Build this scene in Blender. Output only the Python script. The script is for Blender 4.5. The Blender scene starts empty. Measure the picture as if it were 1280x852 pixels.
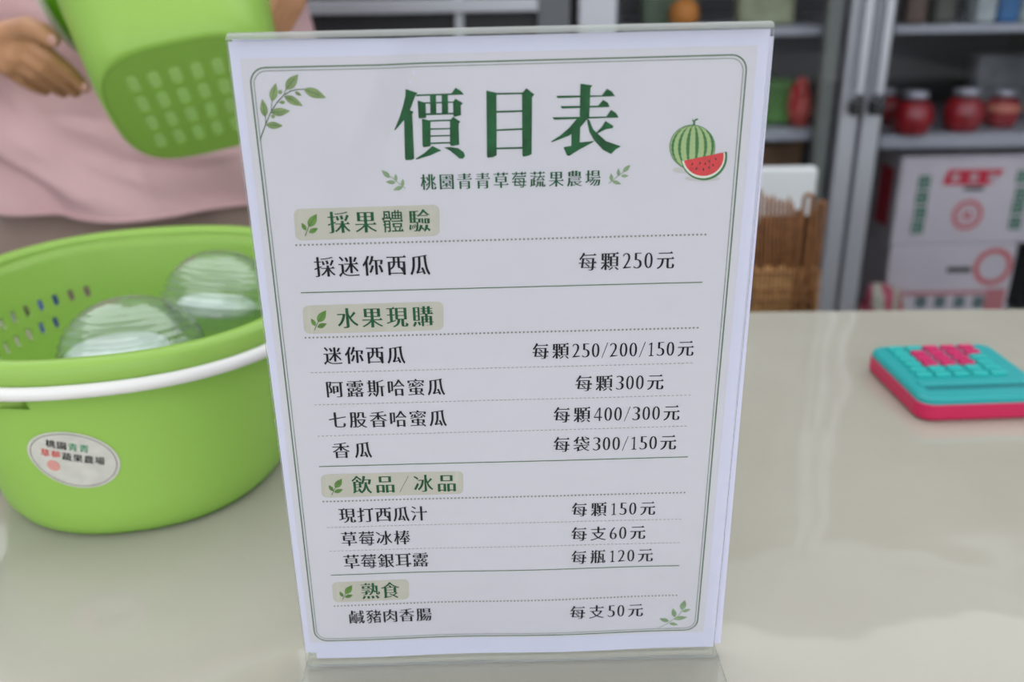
import bpy, bmesh, math, random
from mathutils import Vector, Matrix, noise
random.seed(5)
SC = bpy.context.scene
COL = SC.collection
PI = math.pi

# ------------------------------------------------------------------ camera
F, PITCH, ROLL = 1151.89, 0.389181, -0.016595
CAM = Vector((0.0023934, -0.3726867, 0.3260449))
_f = Vector((0, math.cos(PITCH), -math.sin(PITCH)))
_u0 = Vector((0, math.sin(PITCH), math.cos(PITCH)))
_r0 = Vector((1, 0, 0))
CR = math.cos(ROLL) * _r0 + math.sin(ROLL) * _u0
CU = -math.sin(ROLL) * _r0 + math.cos(ROLL) * _u0
cam_d = bpy.data.cameras.new('camera')
cam = bpy.data.objects.new('camera', cam_d)
COL.objects.link(cam)
cam.matrix_world = Matrix(((CR.x, CU.x, -_f.x, CAM.x), (CR.y, CU.y, -_f.y, CAM.y), (CR.z, CU.z, -_f.z, CAM.z), (0, 0, 0, 1)))
cam_d.sensor_width = 36
cam_d.lens = F / 1280 * 36
cam_d.clip_start = .01
cam_d.dof.use_dof = True
cam_d.dof.focus_distance = 0.418
cam_d.dof.aperture_fstop = 6.3
SC.camera = cam

# ------------------------------------------------------------------ world, light, exposure
w = bpy.data.worlds.new('world'); SC.world = w; w.use_nodes = True
bg = w.node_tree.nodes['Background']
bg.inputs[0].default_value = (.95, .975, 1.0, 1)
bg.inputs[1].default_value = 1.0
SC.view_settings.view_transform = 'Standard'
SC.view_settings.look = 'None'
SC.view_settings.exposure = 0.92
SC.view_settings.gamma = 1
SC.view_settings.use_curve_mapping = False

# ------------------------------------------------------------------ helpers
def ray(px, py):
    return (_f + CR * ((px - 640) / F) + CU * ((426 - py) / F))
def at(px, py, Y):                     # the point of the plane y = Y seen at a pixel
    d = ray(px, py); return CAM + d * ((Y - CAM.y) / d.y)
def onz(px, py, z):
    d = ray(px, py); return CAM + d * ((z - CAM.z) / d.z)

def link(name, me, mat=None, parent=None, smooth=False):
    o = bpy.data.objects.new(name, me); COL.objects.link(o)
    if mat is not None:
        for m in (mat if isinstance(mat, (list, tuple)) else [mat]): me.materials.append(m)
    if parent is not None: o.parent = parent
    if smooth:
        me.polygons.foreach_set('use_smooth', [True] * len(me.polygons))
    return o
def empty(name, loc=(0, 0, 0), rz=0):
    o = bpy.data.objects.new(name, None); COL.objects.link(o); o.location = loc; o.rotation_euler = (0, 0, rz)
    o.empty_display_size = .02
    return o
def tag(o, label=None, cat=None, group=None, kind=None):
    if label: o['label'] = label
    if cat: o['category'] = cat
    if group: o['group'] = group
    if kind: o['kind'] = kind
    return o

class MB:
    def __init__(s): s.v = []; s.f = []; s.mi = []; s.sm = []
    def add(s, vs, fs, mi=0, sm=False):
        b = len(s.v); s.v += [tuple(v) for v in vs]
        s.f += [tuple(b + i for i in f) for f in fs]; s.mi += [mi] * len(fs); s.sm += [sm] * len(fs)
    def box(s, a, b, mi=0, M=None):
        vs = [Vector((x, y, z)) for x in (a[0], b[0]) for y in (a[1], b[1]) for z in (a[2], b[2])]
        if M is not None: vs = [M @ v for v in vs]
        s.add(vs, [(0, 1, 3, 2), (4, 6, 7, 5), (0, 4, 5, 1), (2, 3, 7, 6), (0, 2, 6, 4), (1, 5, 7, 3)], mi)
    def tube(s, pts, rad, n=12, mi=0, cap=True, closed=False):
        pts = [Vector(p) for p in pts]; m = len(pts)
        rr = rad if isinstance(rad, (list, tuple)) else [rad] * m
        rings = []; up = None
        for i, p in enumerate(pts):
            if closed: t = pts[(i + 1) % m] - pts[i - 1]
            else: t = pts[min(i + 1, m - 1)] - pts[max(i - 1, 0)]
            t = t.normalized()
            if up is None: up = t.orthogonal().normalized()
            up = (up - t * up.dot(t)).normalized(); sd = t.cross(up)
            rings.append([p + (up * math.cos(2 * PI * k / n) + sd * math.sin(2 * PI * k / n)) * rr[i] for k in range(n)])
        vs = [v for r in rings for v in r]; fs = []
        for i in range(m if closed else m - 1):
            j = (i + 1) % m
            for k in range(n): fs.append((i * n + k, i * n + (k + 1) % n, j * n + (k + 1) % n, j * n + k))
        if cap and not closed: fs += [tuple(range(n))[::-1], tuple((m - 1) * n + k for k in range(n))]
        s.add(vs, fs, mi, True)
    def lathe(s, prof, n=24, mi=0, M=None, cap=False):
        vs = []
        for r, z in prof:
            for k in range(n):
                v = Vector((r * math.cos(2 * PI * k / n), r * math.sin(2 * PI * k / n), z))
                vs.append(M @ v if M is not None else v)
        fs = [(i * n + k, i * n + (k + 1) % n, (i + 1) * n + (k + 1) % n, (i + 1) * n + k) for i in range(len(prof) - 1) for k in range(n)]
        if cap: fs += [tuple(range(n))[::-1], tuple((len(prof) - 1) * n + k for k in range(n))]
        s.add(vs, fs, mi, True)
    def build(s, name, mat=None, parent=None, bevel=0, seg=2):
        me = bpy.data.meshes.new(name); me.from_pydata(s.v, [], s.f)
        o = link(name, me, mat, parent)
        me.polygons.foreach_set('material_index', s.mi); me.polygons.foreach_set('use_smooth', s.sm)
        me.update()
        if bevel:
            b = o.modifiers.new('bevel', 'BEVEL'); b.width = bevel; b.segments = seg; b.limit_method = 'ANGLE'
        return o

def node_mat(name):
    m = bpy.data.materials.new(name); m.use_nodes = True
    nt = m.node_tree; return m, nt, nt.nodes['Principled BSDF']
def pmat(name, col, rough=.5, metal=0, spec=.5, var=0, scale=20, bump=0, bscale=200, trans=0, coat=0, tcol=None):
    m, nt, b = node_mat(name)
    b.inputs['Base Color'].default_value = (*col, 1); b.inputs['Roughness'].default_value = rough
    b.inputs['Metallic'].default_value = metal; b.inputs['Specular IOR Level'].default_value = spec
    b.inputs['Coat Weight'].default_value = coat
    tc = nt.nodes.new('ShaderNodeTexCoord')
    if var:
        n = nt.nodes.new('ShaderNodeTexNoise'); n.inputs['Scale'].default_value = scale; n.inputs['Detail'].default_value = 4
        nt.links.new(tc.outputs['Object'], n.inputs['Vector'])
        r = nt.nodes.new('ShaderNodeMapRange'); r.inputs[1].default_value = .3; r.inputs[2].default_value = .7
        r.inputs[3].default_value = 1 - var; r.inputs[4].default_value = 1 + var
        nt.links.new(n.outputs[0], r.inputs[0])
        h = nt.nodes.new('ShaderNodeHueSaturation'); h.inputs['Color'].default_value = (*col, 1)
        nt.links.new(r.outputs[0], h.inputs['Value']); nt.links.new(h.outputs[0], b.inputs['Base Color'])
    if bump:
        n = nt.nodes.new('ShaderNodeTexNoise'); n.inputs['Scale'].default_value = bscale; n.inputs['Detail'].default_value = 3
        nt.links.new(tc.outputs['Object'], n.inputs['Vector'])
        bp = nt.nodes.new('ShaderNodeBump'); bp.inputs['Distance'].default_value = bump
        nt.links.new(n.outputs[0], bp.inputs['Height']); nt.links.new(bp.outputs[0], b.inputs['Normal'])
    if trans:
        t = nt.nodes.new('ShaderNodeBsdfTranslucent'); t.inputs[0].default_value = (*(tcol or col), 1)
        mx = nt.nodes.new('ShaderNodeMixShader'); mx.inputs[0].default_value = trans
        nt.links.new(b.outputs[0], mx.inputs[1]); nt.links.new(t.outputs[0], mx.inputs[2])
        nt.links.new(mx.outputs[0], nt.nodes['Material Output'].inputs[0])
    return m
def clear_mat(name, tint=(1, 1, 1), ior=1.45, rough=.03, body=0, bcol=(.9, .9, .9)):
    m, nt, b = node_mat(name); nt.nodes.remove(b)
    tr = nt.nodes.new('ShaderNodeBsdfTransparent'); tr.inputs[0].default_value = (*tint, 1)
    gl = nt.nodes.new('ShaderNodeBsdfGlossy'); gl.inputs['Roughness'].default_value = rough
    ge = nt.nodes.new('ShaderNodeNewGeometry'); dp = nt.nodes.new('ShaderNodeVectorMath'); dp.operation = 'DOT_PRODUCT'
    nt.links.new(ge.outputs['Normal'], dp.inputs[0]); nt.links.new(ge.outputs['Incoming'], dp.inputs[1])
    def mth(op, x, y):
        q = nt.nodes.new('ShaderNodeMath'); q.operation = op
        for i, t in enumerate((x, y)):
            if t is None: continue
            if isinstance(t, (int, float)): q.inputs[i].default_value = t
            else: nt.links.new(t, q.inputs[i])
        return q.outputs[0]
    f0 = ((ior - 1) / (ior + 1)) ** 2
    ab = mth('ABSOLUTE', dp.outputs['Value'], None); om = mth('SUBTRACT', 1.0, ab); p5 = mth('POWER', om, 5.0)
    fro = mth('ADD', mth('MULTIPLY', p5, 1 - f0), f0)      # thin-sheet Fresnel, the same from both sides
    mx = nt.nodes.new('ShaderNodeMixShader')
    nt.links.new(fro, mx.inputs[0]); nt.links.new(tr.outputs[0], mx.inputs[1]); nt.links.new(gl.outputs[0], mx.inputs[2])
    last = mx
    if body:
        df = nt.nodes.new('ShaderNodeBsdfDiffuse'); df.inputs[0].default_value = (*bcol, 1)
        m2 = nt.nodes.new('ShaderNodeMixShader'); m2.inputs[0].default_value = body
        nt.links.new(mx.outputs[0], m2.inputs[1]); nt.links.new(df.outputs[0], m2.inputs[2]); last = m2
    nt.links.new(last.outputs[0], nt.nodes['Material Output'].inputs[0])
    return m

M = {}
M['green'] = pmat('green_plastic', (.42, .66, .14), .32, tcol=(.44, .78, .07), trans=.34, var=.03, scale=6)
M['white_plastic'] = pmat('white_plastic', (.78, .77, .76), .3)
M['paper'] = pmat('lavender_white_paper', (.62, .62, .78), .7, bump=.00003, bscale=900, var=.012, scale=30, spec=.12)
M['print'] = pmat('cream_print', (.60, .585, .655), .7, bump=.00003, bscale=900, var=.012, scale=30, spec=.12)
M['acrylic'] = clear_mat('clear_acrylic', (.985, .99, .985), 1.33, .02)
M['acrylic_edge'] = clear_mat('acrylic_edge', (.80, .84, .80), 1.5, .08, .35, (.62, .64, .62))
M['silver'] = pmat('brushed_aluminium', (.46, .48, .53), .38, metal=.55, var=.06, scale=3)
M['black'] = pmat('black_rubber', (.012, .013, .015), .55)
M['dark'] = pmat('dark_cabinet', (.022, .024, .028), .5)
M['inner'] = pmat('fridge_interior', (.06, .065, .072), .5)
M['shelf'] = pmat('shelf_enamel', (.36, .39, .43), .45)
M['glass'] = clear_mat('door_glass', (.93, .93, .95), 1.25, .02)
M['redjam'] = pmat('red_preserve', (.33, .012, .018), .22, var=.25, scale=60, coat=.4)
M['carton'] = pmat('white_carton', (.62, .59, .62), .75, var=.05, scale=8)
M['redprint'] = pmat('red_print', (.60, .015, .05), .6)
M['pinkprint'] = pmat('faded_red_print', (.62, .12, .13), .6)
M['greenprint'] = pmat('green_print', (.02, .24, .12), .6)
M['tealprint'] = pmat('teal_print', (.02, .17, .15), .6)
M['whiteprint'] = pmat('white_print', (.75, .72, .74), .6)
M['ink'] = pmat('near_black_ink', (.006, .005, .012), .6, spec=.12)
M['deep'] = pmat('deep_green_ink', (.010, .085, .028), .6, var=.35, scale=160, spec=.12)
M['head'] = pmat('heading_green_ink', (.010, .085, .032), .6, var=.2, scale=160, spec=.12)
M['border'] = pmat('border_green_ink', (.10, .17, .09), .6, spec=.12)
M['dots'] = pmat('dotted_rule_ink', (.22, .22, .18), .6, spec=.12)
M['dash'] = pmat('dashed_rule_ink', (.30, .30, .27), .6, spec=.12)
M['leaf'] = pmat('leaf_green_ink', (.21, .29, .125), .6, var=.2, scale=200, spec=.12)
M['leaf2'] = pmat('pale_leaf_ink', (.24, .34, .20), .6, var=.15, scale=200, spec=.12)
M['leaf3'] = pmat('heading_leaf_ink', (.12, .24, .055), .6, var=.25, scale=250, spec=.12)
M['vein'] = pmat('leaf_vein_ink', (.07, .14, .06), .6, spec=.12)
M['tan'] = pmat('heading_panel_ink', (.50, .48, .425), .7, var=.04, scale=60, spec=.12)
M['teal'] = pmat('teal_plastic', (.015, .34, .35), .38)
M['teal2'] = pmat('teal_key_plastic', (.015, .42, .40), .38)
M['tealdark'] = pmat('dark_teal_recess', (.008, .17, .19), .35)
M['magenta'] = pmat('magenta_plastic', (.56, .010, .085), .35)
M['magkey'] = pmat('magenta_key_plastic', (.55, .012, .115), .4)
M['skin'] = pmat('skin', (.46, .23, .115), .5, var=.12, scale=25)
M['nail'] = pmat('finger_nail', (.56, .30, .26), .3)
M['hair'] = pmat('dark_hair', (.02, .014, .012), .5)
M['shirt'] = pmat('pink_fabric', (.66, .43, .45), .85, var=.05, scale=8, bump=.0016, bscale=28)
M['pants'] = pmat('taupe_fabric', (.32, .235, .20), .9, var=.08, scale=10)
M['shoe'] = pmat('shoe', (.05, .05, .06), .6)
M['cane'] = pmat('brown_cane', (.23, .095, .032), .6, var=.3, scale=90)
M['cane2'] = pmat('light_cane', (.50, .27, .10), .6, var=.25, scale=90)
M['foam'] = pmat('white_foam', (.66, .69, .71), .7)
M['wall'] = pmat('painted_wall', (.40, .41, .42), .8, var=.04, scale=3)
M['floor'] = pmat('concrete_floor', (.24, .235, .225), .7, var=.12, scale=2, bump=.002, bscale=30)
M['roof'] = pmat('light_shaping_sheet', (.85, .85, .85), .7, trans=.7)  # translucency set to let skylight through the added roof
M['base'] = pmat('counter_body', (.45, .43, .40), .6)

# ------------------------------------------------------------------ the setting
FLOOR = -.80
def struct(name, a, b, mat):
    m = MB(); m.box(a, b); o = m.build(name, mat); o['kind'] = 'structure'; return o
struct('floor', (-25, -30.0, FLOOR - .05), (25, 2.4, FLOOR), M['floor'])
struct('wall_back', (-3.2, 2.3, FLOOR), (3.2, 2.4, 1.10), M['wall'])
struct('wall_left', (-3.2, -1.0, FLOOR), (-3.1, 2.3, 1.9), M['wall'])
struct('wall_right', (3.1, -1.0, FLOOR), (3.2, 2.3, 1.9), M['wall'])
struct('light_shaping_roof', (-3.2, -1.5, 1.9), (3.2, .10, 1.95), M['roof'])  # unseen roof, added and cut short to steer the daylight

# ------------------------------------------------------------------ counter
def counter_mat():
    m, nt, b = node_mat('cream_counter_under_clear_film')
    tc = nt.nodes.new('ShaderNodeTexCoord')
    n = nt.nodes.new('ShaderNodeTexNoise'); n.inputs['Scale'].default_value = 5; n.inputs['Detail'].default_value = 5
    nt.links.new(tc.outputs['Object'], n.inputs['Vector'])
    cr = nt.nodes.new('ShaderNodeValToRGB')
    cr.color_ramp.elements[0].position = .35; cr.color_ramp.elements[0].color = (.405, .385, .325, 1)
    cr.color_ramp.elements[1].position = .7; cr.color_ramp.elements[1].color = (.45, .43, .37, 1)
    nt.links.new(n.outputs[0], cr.inputs[0]); nt.links.new(cr.outputs[0], b.inputs['Base Color'])
    b.inputs['Roughness'].default_value = .02; b.inputs['IOR'].default_value = 1.5
    # gentle swells of the loose clear film
    n2 = nt.nodes.new('ShaderNodeTexNoise'); n2.inputs['Scale'].default_value = 13; n2.inputs['Detail'].default_value = 1.2
    nt.links.new(tc.outputs['Object'], n2.inputs['Vector'])
    bp = nt.nodes.new('ShaderNodeBump'); bp.inputs['Distance'].default_value = .0013; bp.inputs['Strength'].default_value = 1
    nt.links.new(n2.outputs[0], bp.inputs['Height']); nt.links.new(bp.outputs[0], b.inputs['Normal'])
    return m
ct = empty('sales_counter', (0, .1, FLOOR)); tag(ct, 'long cream glossy counter the price sign, green basket and calculator stand on', 'counter')
m = MB()
e = [(-1.3, .512), (1.4, .476), (1.4, -.40), (-1.3, -.40)]
m.add([(x, y - .1, z - FLOOR) for z in (-.035, 0) for x, y in e], [(0, 1, 2, 3), (7, 6, 5, 4), (0, 4, 5, 1), (1, 5, 6, 2), (2, 6, 7, 3), (3, 7, 4, 0)])
m.build('worktop', counter_mat(), ct, .004)
m = MB(); m.box((-1.25, -.42, 0), (1.35, .34, .765)); m.build('counter_cabinet', M['base'], ct)

# ------------------------------------------------------------------ the plane of the price sign
YAW, LEAN = .0143847, .0025088
SX = Vector((math.cos(YAW), math.sin(YAW), 0)); SN = Vector((-math.sin(YAW), math.cos(YAW), 0))
SU = Vector((0, 0, 1)) * math.cos(LEAN) + SN * math.sin(LEAN)
SB = Vector((0, 0, .003)); SD = SX.cross(SU)        # SD points away from the viewer... sign fixed below
if SD.y < 0: SD = -SD
def S(px, py):                        # pixel -> (x, y) on the sheet in metres
    d = ray(px, py); t = (SB - CAM).dot(SD) / d.dot(SD); p = CAM + d * t - SB
    return Vector((p.dot(SX), p.dot(SU)))
def relief(x, y):                     # paper's creases: a soft fold running down from the top edge
    a, b = S(492, 50), S(408, 262); d = (b - a).normalized()
    q = Vector((x, y)) - a; s = q.dot(d); t = q.x * d.y - q.y * d.x    # t: distance across the fold
    L = (b - a).length
    fade = max(0, min(1, (L - s) / (.5 * L)))
    h = 0
    if t > 0: h = max(0, 1 - t / .055)
    else: h = max(0, 1 + t / .012)
    z = .0028 * fade * h
    z += .00045 * math.sin(x * 60 + y * 18) * math.exp(-((y - .006) / .05) ** 2)     # waviness near the foot
    z += .0004 * noise.noise(Vector((x * 14, y * 14, 3)))
    return z
def W(x, y, d=0):                     # sheet coordinates -> world; d towards the viewer
    return SB + SX * x + SU * y - SD * (relief(x, y) + d)

def quad_sheet(name, c, mat, nx, ny, d, parent=None, flat=False):
    """c: four (x, y) corners tl tr br bl"""
    vs = []; fs = []
    for j in range(ny + 1):
        for i in range(nx + 1):
            u, v = i / nx, j / ny
            p = (c[0] * (1 - u) + c[1] * u) * (1 - v) + (c[3] * (1 - u) + c[2] * u) * v
            vs.append(W(p.x, p.y, d) if not flat else SB + SX * p.x + SU * p.y - SD * d)
    for j in range(ny):
        for i in range(nx):
            a = j * (nx + 1) + i; fs.append((a, a + nx + 1, a + nx + 2, a + 1))
    me = bpy.data.meshes.new(name); me.from_pydata([tuple(v) for v in vs], [], fs)
    return link(name, me, mat, parent, True)

# acrylic holder
hl = empty('sign_holder', (0, 0, 0)); tag(hl, 'clear acrylic upright sign holder gripping the price list sheet on the counter', 'sign holder')
TL, TR, BR, BL = S(287, 47), S(963, 31.5), S(888, 811), S(386, 823)
def plate(name, c, d0, d1, mats, edge_w=0):
    m = MB(); vs = []
    for d in (d0, d1):
        for p in c: vs.append(SB + SX * p.x + SU * p.y - SD * d)
    m.add(vs, [(0, 1, 2, 3), (7, 6, 5, 4)], 0)
    m.add(vs, [(0, 4, 5, 1), (1, 5, 6, 2), (2, 6, 7, 3), (3, 7, 4, 0)], 1)
    return m.build(name, mats, hl)
AM = [M['acrylic'], M['acrylic_edge']]
plate('front_panel', [TL, TR, BR, BL], .0058, .0044, AM)
plate('back_panel', [TL + Vector((0, .001)), TR + Vector((0, .001)), BR, BL], -.0022, -.0040, AM)
m = MB()                               # the bent top joining both panels
n = 9; a0, a1 = TL, TR
for (mi, ro) in ((1, .0042),):
    vs = []
    for k in range(n):
        t = PI * k / (n - 1)
        for p in (a0, a1):
            vs.append(SB + SX * p.x + SU * (p.y - .0005 + ro * .55 * math.sin(t)) - SD * (.0009 + ro * 1.16 * math.cos(t)))
    m.add(vs, [(2 * k, 2 * k + 1, 2 * k + 3, 2 * k + 2) for k in range(n - 1)], mi, True)
m.build('top_bend', [M['acrylic'], M['acrylic_edge']], hl)
m = MB(); m.box((-.1035, -.062, .0003), (.1035, .060, .0022), 0, Matrix.Rotation(YAW, 4, 'Z'))
m.mi = [1, 1, 1, 1, 0, 0]
bpz = m.build('base_plate', AM, hl)

# the sheets
spare = quad_sheet('backing_sheet', [S(289, 49), S(968.7, 45.5), S(901.3, 805.5), S(382, 814.5)], M['paper'], 1, 1, -.0012, None, True)
tag(spare, 'plain white backing sheet peeking out behind the right edge of the price list', 'paper')
sheet = quad_sheet('price_list_sheet', [S(285, 52), S(963.3, 36), S(891.7, 808), S(383.5, 822.5)], M['paper'], 120, 80, 0)
tag(sheet, 'printed fruit farm price list sheet standing upright inside the clear acrylic holder', 'price list')
me = sheet.data                        # the dog-eared foot of the sheet: its lower left corner is cut away
bm = bmesh.new(); bm.from_mesh(me)
kx, ky = S(397, 818)
def sheet_xy(v): q = v - SB; return q.dot(SX), q.dot(SU)
dl = [f for f in bm.faces if sheet_xy(f.calc_center_median())[0] < kx and sheet_xy(f.calc_center_median())[1] < S(390, 814.5).y]
bmesh.ops.delete(bm, geom=dl, context='FACES'); bm.to_mesh(me); bm.free()
quad_sheet('printed_panel', [S(300, 73), S(947.5, 56.5), S(879, 790), S(387.5, 802.5)], M['print'], 120, 80, .00010, sheet)

# ------------------------------------------------------------------ flat print helpers
def fill_polys(polys):
    """even-odd fill of closed 2-D outlines -> (verts, faces)"""
    cu = bpy.data.curves.new('tmp', 'CURVE'); cu.dimensions = '2D'; cu.fill_mode = 'BOTH'
    for pl in polys:
        sp = cu.splines.new('POLY'); sp.points.add(len(pl) - 1)
        for i, p in enumerate(pl): sp.points[i].co = (p[0], p[1], 0, 1)
        sp.use_cyclic_u = True
    ob = bpy.data.objects.new('tmp', cu); COL.objects.link(ob)
    dg = bpy.context.evaluated_depsgraph_get(); me = ob.evaluated_get(dg).to_mesh()
    vs = [v.co.copy() for v in me.vertices]; fs = [tuple(p.vertices) for p in me.polygons]
    ob.evaluated_get(dg).to_mesh_clear()
    bpy.data.objects.remove(ob); bpy.data.curves.remove(cu)
    return vs, fs

def raw_glyph(ch):
    cu = bpy.data.curves.new('g', 'FONT'); cu.body = ch; cu.size = 1
    ob = bpy.data.objects.new('g', cu); COL.objects.link(ob)
    dg = bpy.context.evaluated_depsgraph_get(); c = ob.evaluated_get(dg).to_curve(dg)
    out = []
    for s in c.splines:
        bp = s.bezier_points; n = len(bp); pts = []
        for i in range(n):
            a, b = bp[i], bp[(i + 1) % n]
            p0, p1, p2, p3 = a.co, a.handle_right, b.handle_left, b.co
            pts.append(Vector(p0[:2]))
            ch_ = (p3 - p0)
            dev = 0
            if ch_.length > 1e-6:
                dn = ch_.normalized(); dev = max(((p1 - p0) - dn * (p1 - p0).dot(dn)).length, ((p2 - p0) - dn * (p2 - p0).dot(dn)).length)
            k = 1 if dev < .002 else (3 if dev < .03 else 5)
            for j in range(1, k):
                t = j / k; q = p0 * (1 - t) ** 3 + p1 * 3 * t * (1 - t) ** 2 + p2 * 3 * t * t * (1 - t) + p3 * t ** 3
                pts.append(Vector(q[:2]))
        cl = []
        for p in pts:
            if not cl or (p - cl[-1]).length > 1e-4: cl.append(p)
        if (cl[0] - cl[-1]).length < 1e-4: cl.pop()
        if len(cl) > 2: out.append(cl)
    bpy.data.objects.remove(ob); bpy.data.curves.remove(cu)
    return out
def area(p): return sum(p[i - 1].x * p[i].y - p[i].x * p[i - 1].y for i in range(len(p))) / 2

def ray_gap(polys, o, d, lim=.25):
    best = lim
    for p in polys:
        for i in range(len(p)):
            A, B = p[i - 1], p[i]; e = B - A; det = d.x * -e.y + d.y * e.x
            if abs(det) < 1e-9: continue
            w_ = A - o; t = (w_.x * -e.y + w_.y * e.x) / det; k = (d.x * w_.y - d.y * w_.x) / det
            if 1e-4 < t < best and -1e-6 <= k <= 1 + 1e-6: best = t
    return best
def serif_glyph(ch, a, b, serif=True):
    """turn a sans outline into a song-style one: thick stems, thin bars, triangular bar ends"""
    polys = raw_glyph(ch)
    if not polys: return []
    big = max(polys, key=lambda p: abs(area(p))); sg = 1 if area(big) > 0 else -1    # ink on the left if ccw
    if ch in '莓豬體':                    # counters that touch each other are drawn in a little, so that they stay apart
        for p in polys:
            if area(p) * sg < 0:
                c = sum(p, Vector((0, 0))) / len(p); p[:] = [c + (q - c) * .95 for q in p]
    out = []; extra = []
    for p in polys:
        n = len(p); q = []
        nr = []
        for i in range(n):
            d = (p[(i + 1) % n] - p[i]).normalized(); nr.append(Vector((d.y, -d.x)) * sg)   # outward
        of = []
        for i in range(n):
            mid = (p[i] + p[(i + 1) % n]) / 2; v = nr[i]; o_ = a * v.x ** 2 + b * v.y ** 2
            if o_ < 0: o_ = -min(-o_, max(0, (ray_gap(polys, mid, -v) - .030) / 2))
            else: o_ = min(o_, max(0, (ray_gap(polys, mid, v) - .040) / 2))
            of.append(o_)
        for i in range(n):
            n1, n2 = nr[i - 1], nr[i]
            o1, o2 = of[i - 1], of[i]
            det = n1.x * n2.y - n1.y * n2.x
            if abs(det) > .35: D = Vector(((o1 * n2.y - o2 * n1.y) / det, (n1.x * o2 - n2.x * o1) / det))
            else:
                nn = n1 + n2
                D = nn.normalized() * ((o1 + o2) / 2) if nn.length > .2 else Vector((0, 0))
            if D.length > .06: D = D.normalized() * .06
            q.append(p[i] + D)
        out.append(q)
        if serif:
            for i in range(n):
                A, B = p[i], p[(i + 1) % n]; e = B - A; L = e.length
                if not (.035 < L < .10) or abs(e.x) > .25 * L or nr[i].x < .9: continue
                P0, P3 = p[i - 1], p[(i + 2) % n]; e1 = A - P0; e2 = P3 - B
                if abs(e1.y) > .1 * abs(e1.x) + 1e-5 or abs(e2.y) > .1 * abs(e2.x) + 1e-5 or e1.length < .13 or e2.length < .13: continue
                if e1.x * e2.x > 0: continue
                top = max(A.y, B.y) + b; bot = min(A.y, B.y) - b; x = A.x
                extra.append([Vector((x - .125, top - .004)), Vector((x + .005, bot)), Vector((x + .012, bot + .012)), Vector((x - .035, top + .062)), Vector((x - .052, top + .062))])
    return [out] + [[t] for t in extra]

GC = {}
def glyph(ch, a, b):
    k = (ch, a, b)
    if k not in GC:
        if ch == '1': groups = [[[Vector(q) for q in ((0, .56), (0, .60), (.155, .69), (.19, .69), (.19, .03), (.29, .015), (.29, -.02), (.01, -.02), (.01, .015), (.11, .03), (.11, .60))]]]
        elif ch == '4': groups = [[[Vector(q) for q in ((0, .17), (0, .21), (.29, .77), (.37, .77), (.37, .23), (.47, .23), (.47, .165), (.37, .165), (.37, -.02), (.29, -.02), (.29, .165))], [Vector(q) for q in ((.045, .23), (.29, .23), (.29, .66))]]]
        elif ch in '0123456789':
            groups = serif_glyph(ch, .010, -.030, False)
        elif ch == '/': groups = [[[Vector((.0, -.08)), Vector((.035, -.08)), Vector((.36, .80)), Vector((.325, .80))]]]
        elif ch == '／': groups = [[[Vector((.0, -.06)), Vector((.022, -.06)), Vector((.50, .78)), Vector((.478, .78))]]]
        elif ch in '莓豬體': groups = serif_glyph(ch, .004, -.002)
        else: groups = serif_glyph(ch, a, b)
        vs = []; fs = []
        for g in groups:
            v, f = fill_polys(g); o = len(vs); vs += v; fs += [tuple(o + i for i in q) for q in f]
        xs = [v.x for v in vs]; ys = [v.y for v in vs]
        x0, x1, y0, y1 = min(xs), max(xs), min(ys), max(ys)
        if ch == '1': vs = [Vector((v.x + .07, v.y * 1.1, 0)) for v in vs]; x0, x1 = 0, .42
        elif ch == '4': x0, x1 = 0, .47
        elif ch in '0123456789':        # book-height figures
            vs = [Vector(((v.x - x0) / (x1 - x0) * .44, (v.y - y0) / (y1 - y0) * .79 - .02, 0)) for v in vs]; x0, x1 = 0, .44
        elif ch in '/／': x0, x1 = 0, x1
        else:                           # keep the ideograph's own cell position vertically
            vs = [Vector((v.x - x0, v.y, 0)) for v in vs]; x1 -= x0; x0 = 0
        GC[k] = (vs, fs, x1)
    return GC[k]

def text_geo(txt, a=.012, b=-.015, space=None, colours=None):
    """returns list of (char index, verts, faces) laid out in em units with even gaps, and the total ink width"""
    out = []; x = 0
    for i, ch in enumerate(txt):
        vs, fs, wd = glyph(ch, a, b)
        cell = 0
        if ord(ch) > 255 and ch != '／':  # narrow ideographs keep a square cell
            cell = max(0, (.86 - wd) / 2)
        if i: x += (space or .25) * (.62 if (ord(ch) < 256 and ord(txt[i - 1]) < 256) else 1) + (cell if i else 0)
        out.append((i, [Vector((v.x + x, v.y - .36, 0)) for v in vs], fs)); x += wd + (cell if i < len(txt) - 1 else 0)
    return out, x

def lettering(name, txt, xl, xr, yl, yr, hpx, mat, parent, a=.012, b=-.015):
    """ink from pixel xl to xr, centre line yl..yr, ideograph ink height hpx"""
    L, R = S(xl, yl), S(xr, yr); d = R - L; width = d.length; ux = d.normalized(); uy = Vector((-ux.y, ux.x))
    em = (S((xl + xr) / 2, (yl + yr) / 2 - hpx / 2) - S((xl + xr) / 2, (yl + yr) / 2 + hpx / 2)).length / .90
    g0, w0 = text_geo(txt, a, b, 1e-9); g1, w1 = text_geo(txt, a, b, 1.0)
    ex = em * .91
    sp = (width / ex - w0) / max(1e-6, (w1 - w0))
    g, wd = text_geo(txt, a, b, max(.001, sp)); k = width / wd / em
    m = MB()
    for i, vs, fs in g:
        m.add([W(*(L + ux * (v.x * em * k) + uy * (v.y * em)), .00030) for v in vs], fs)
    return m.build(name, mat, parent)

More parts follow.
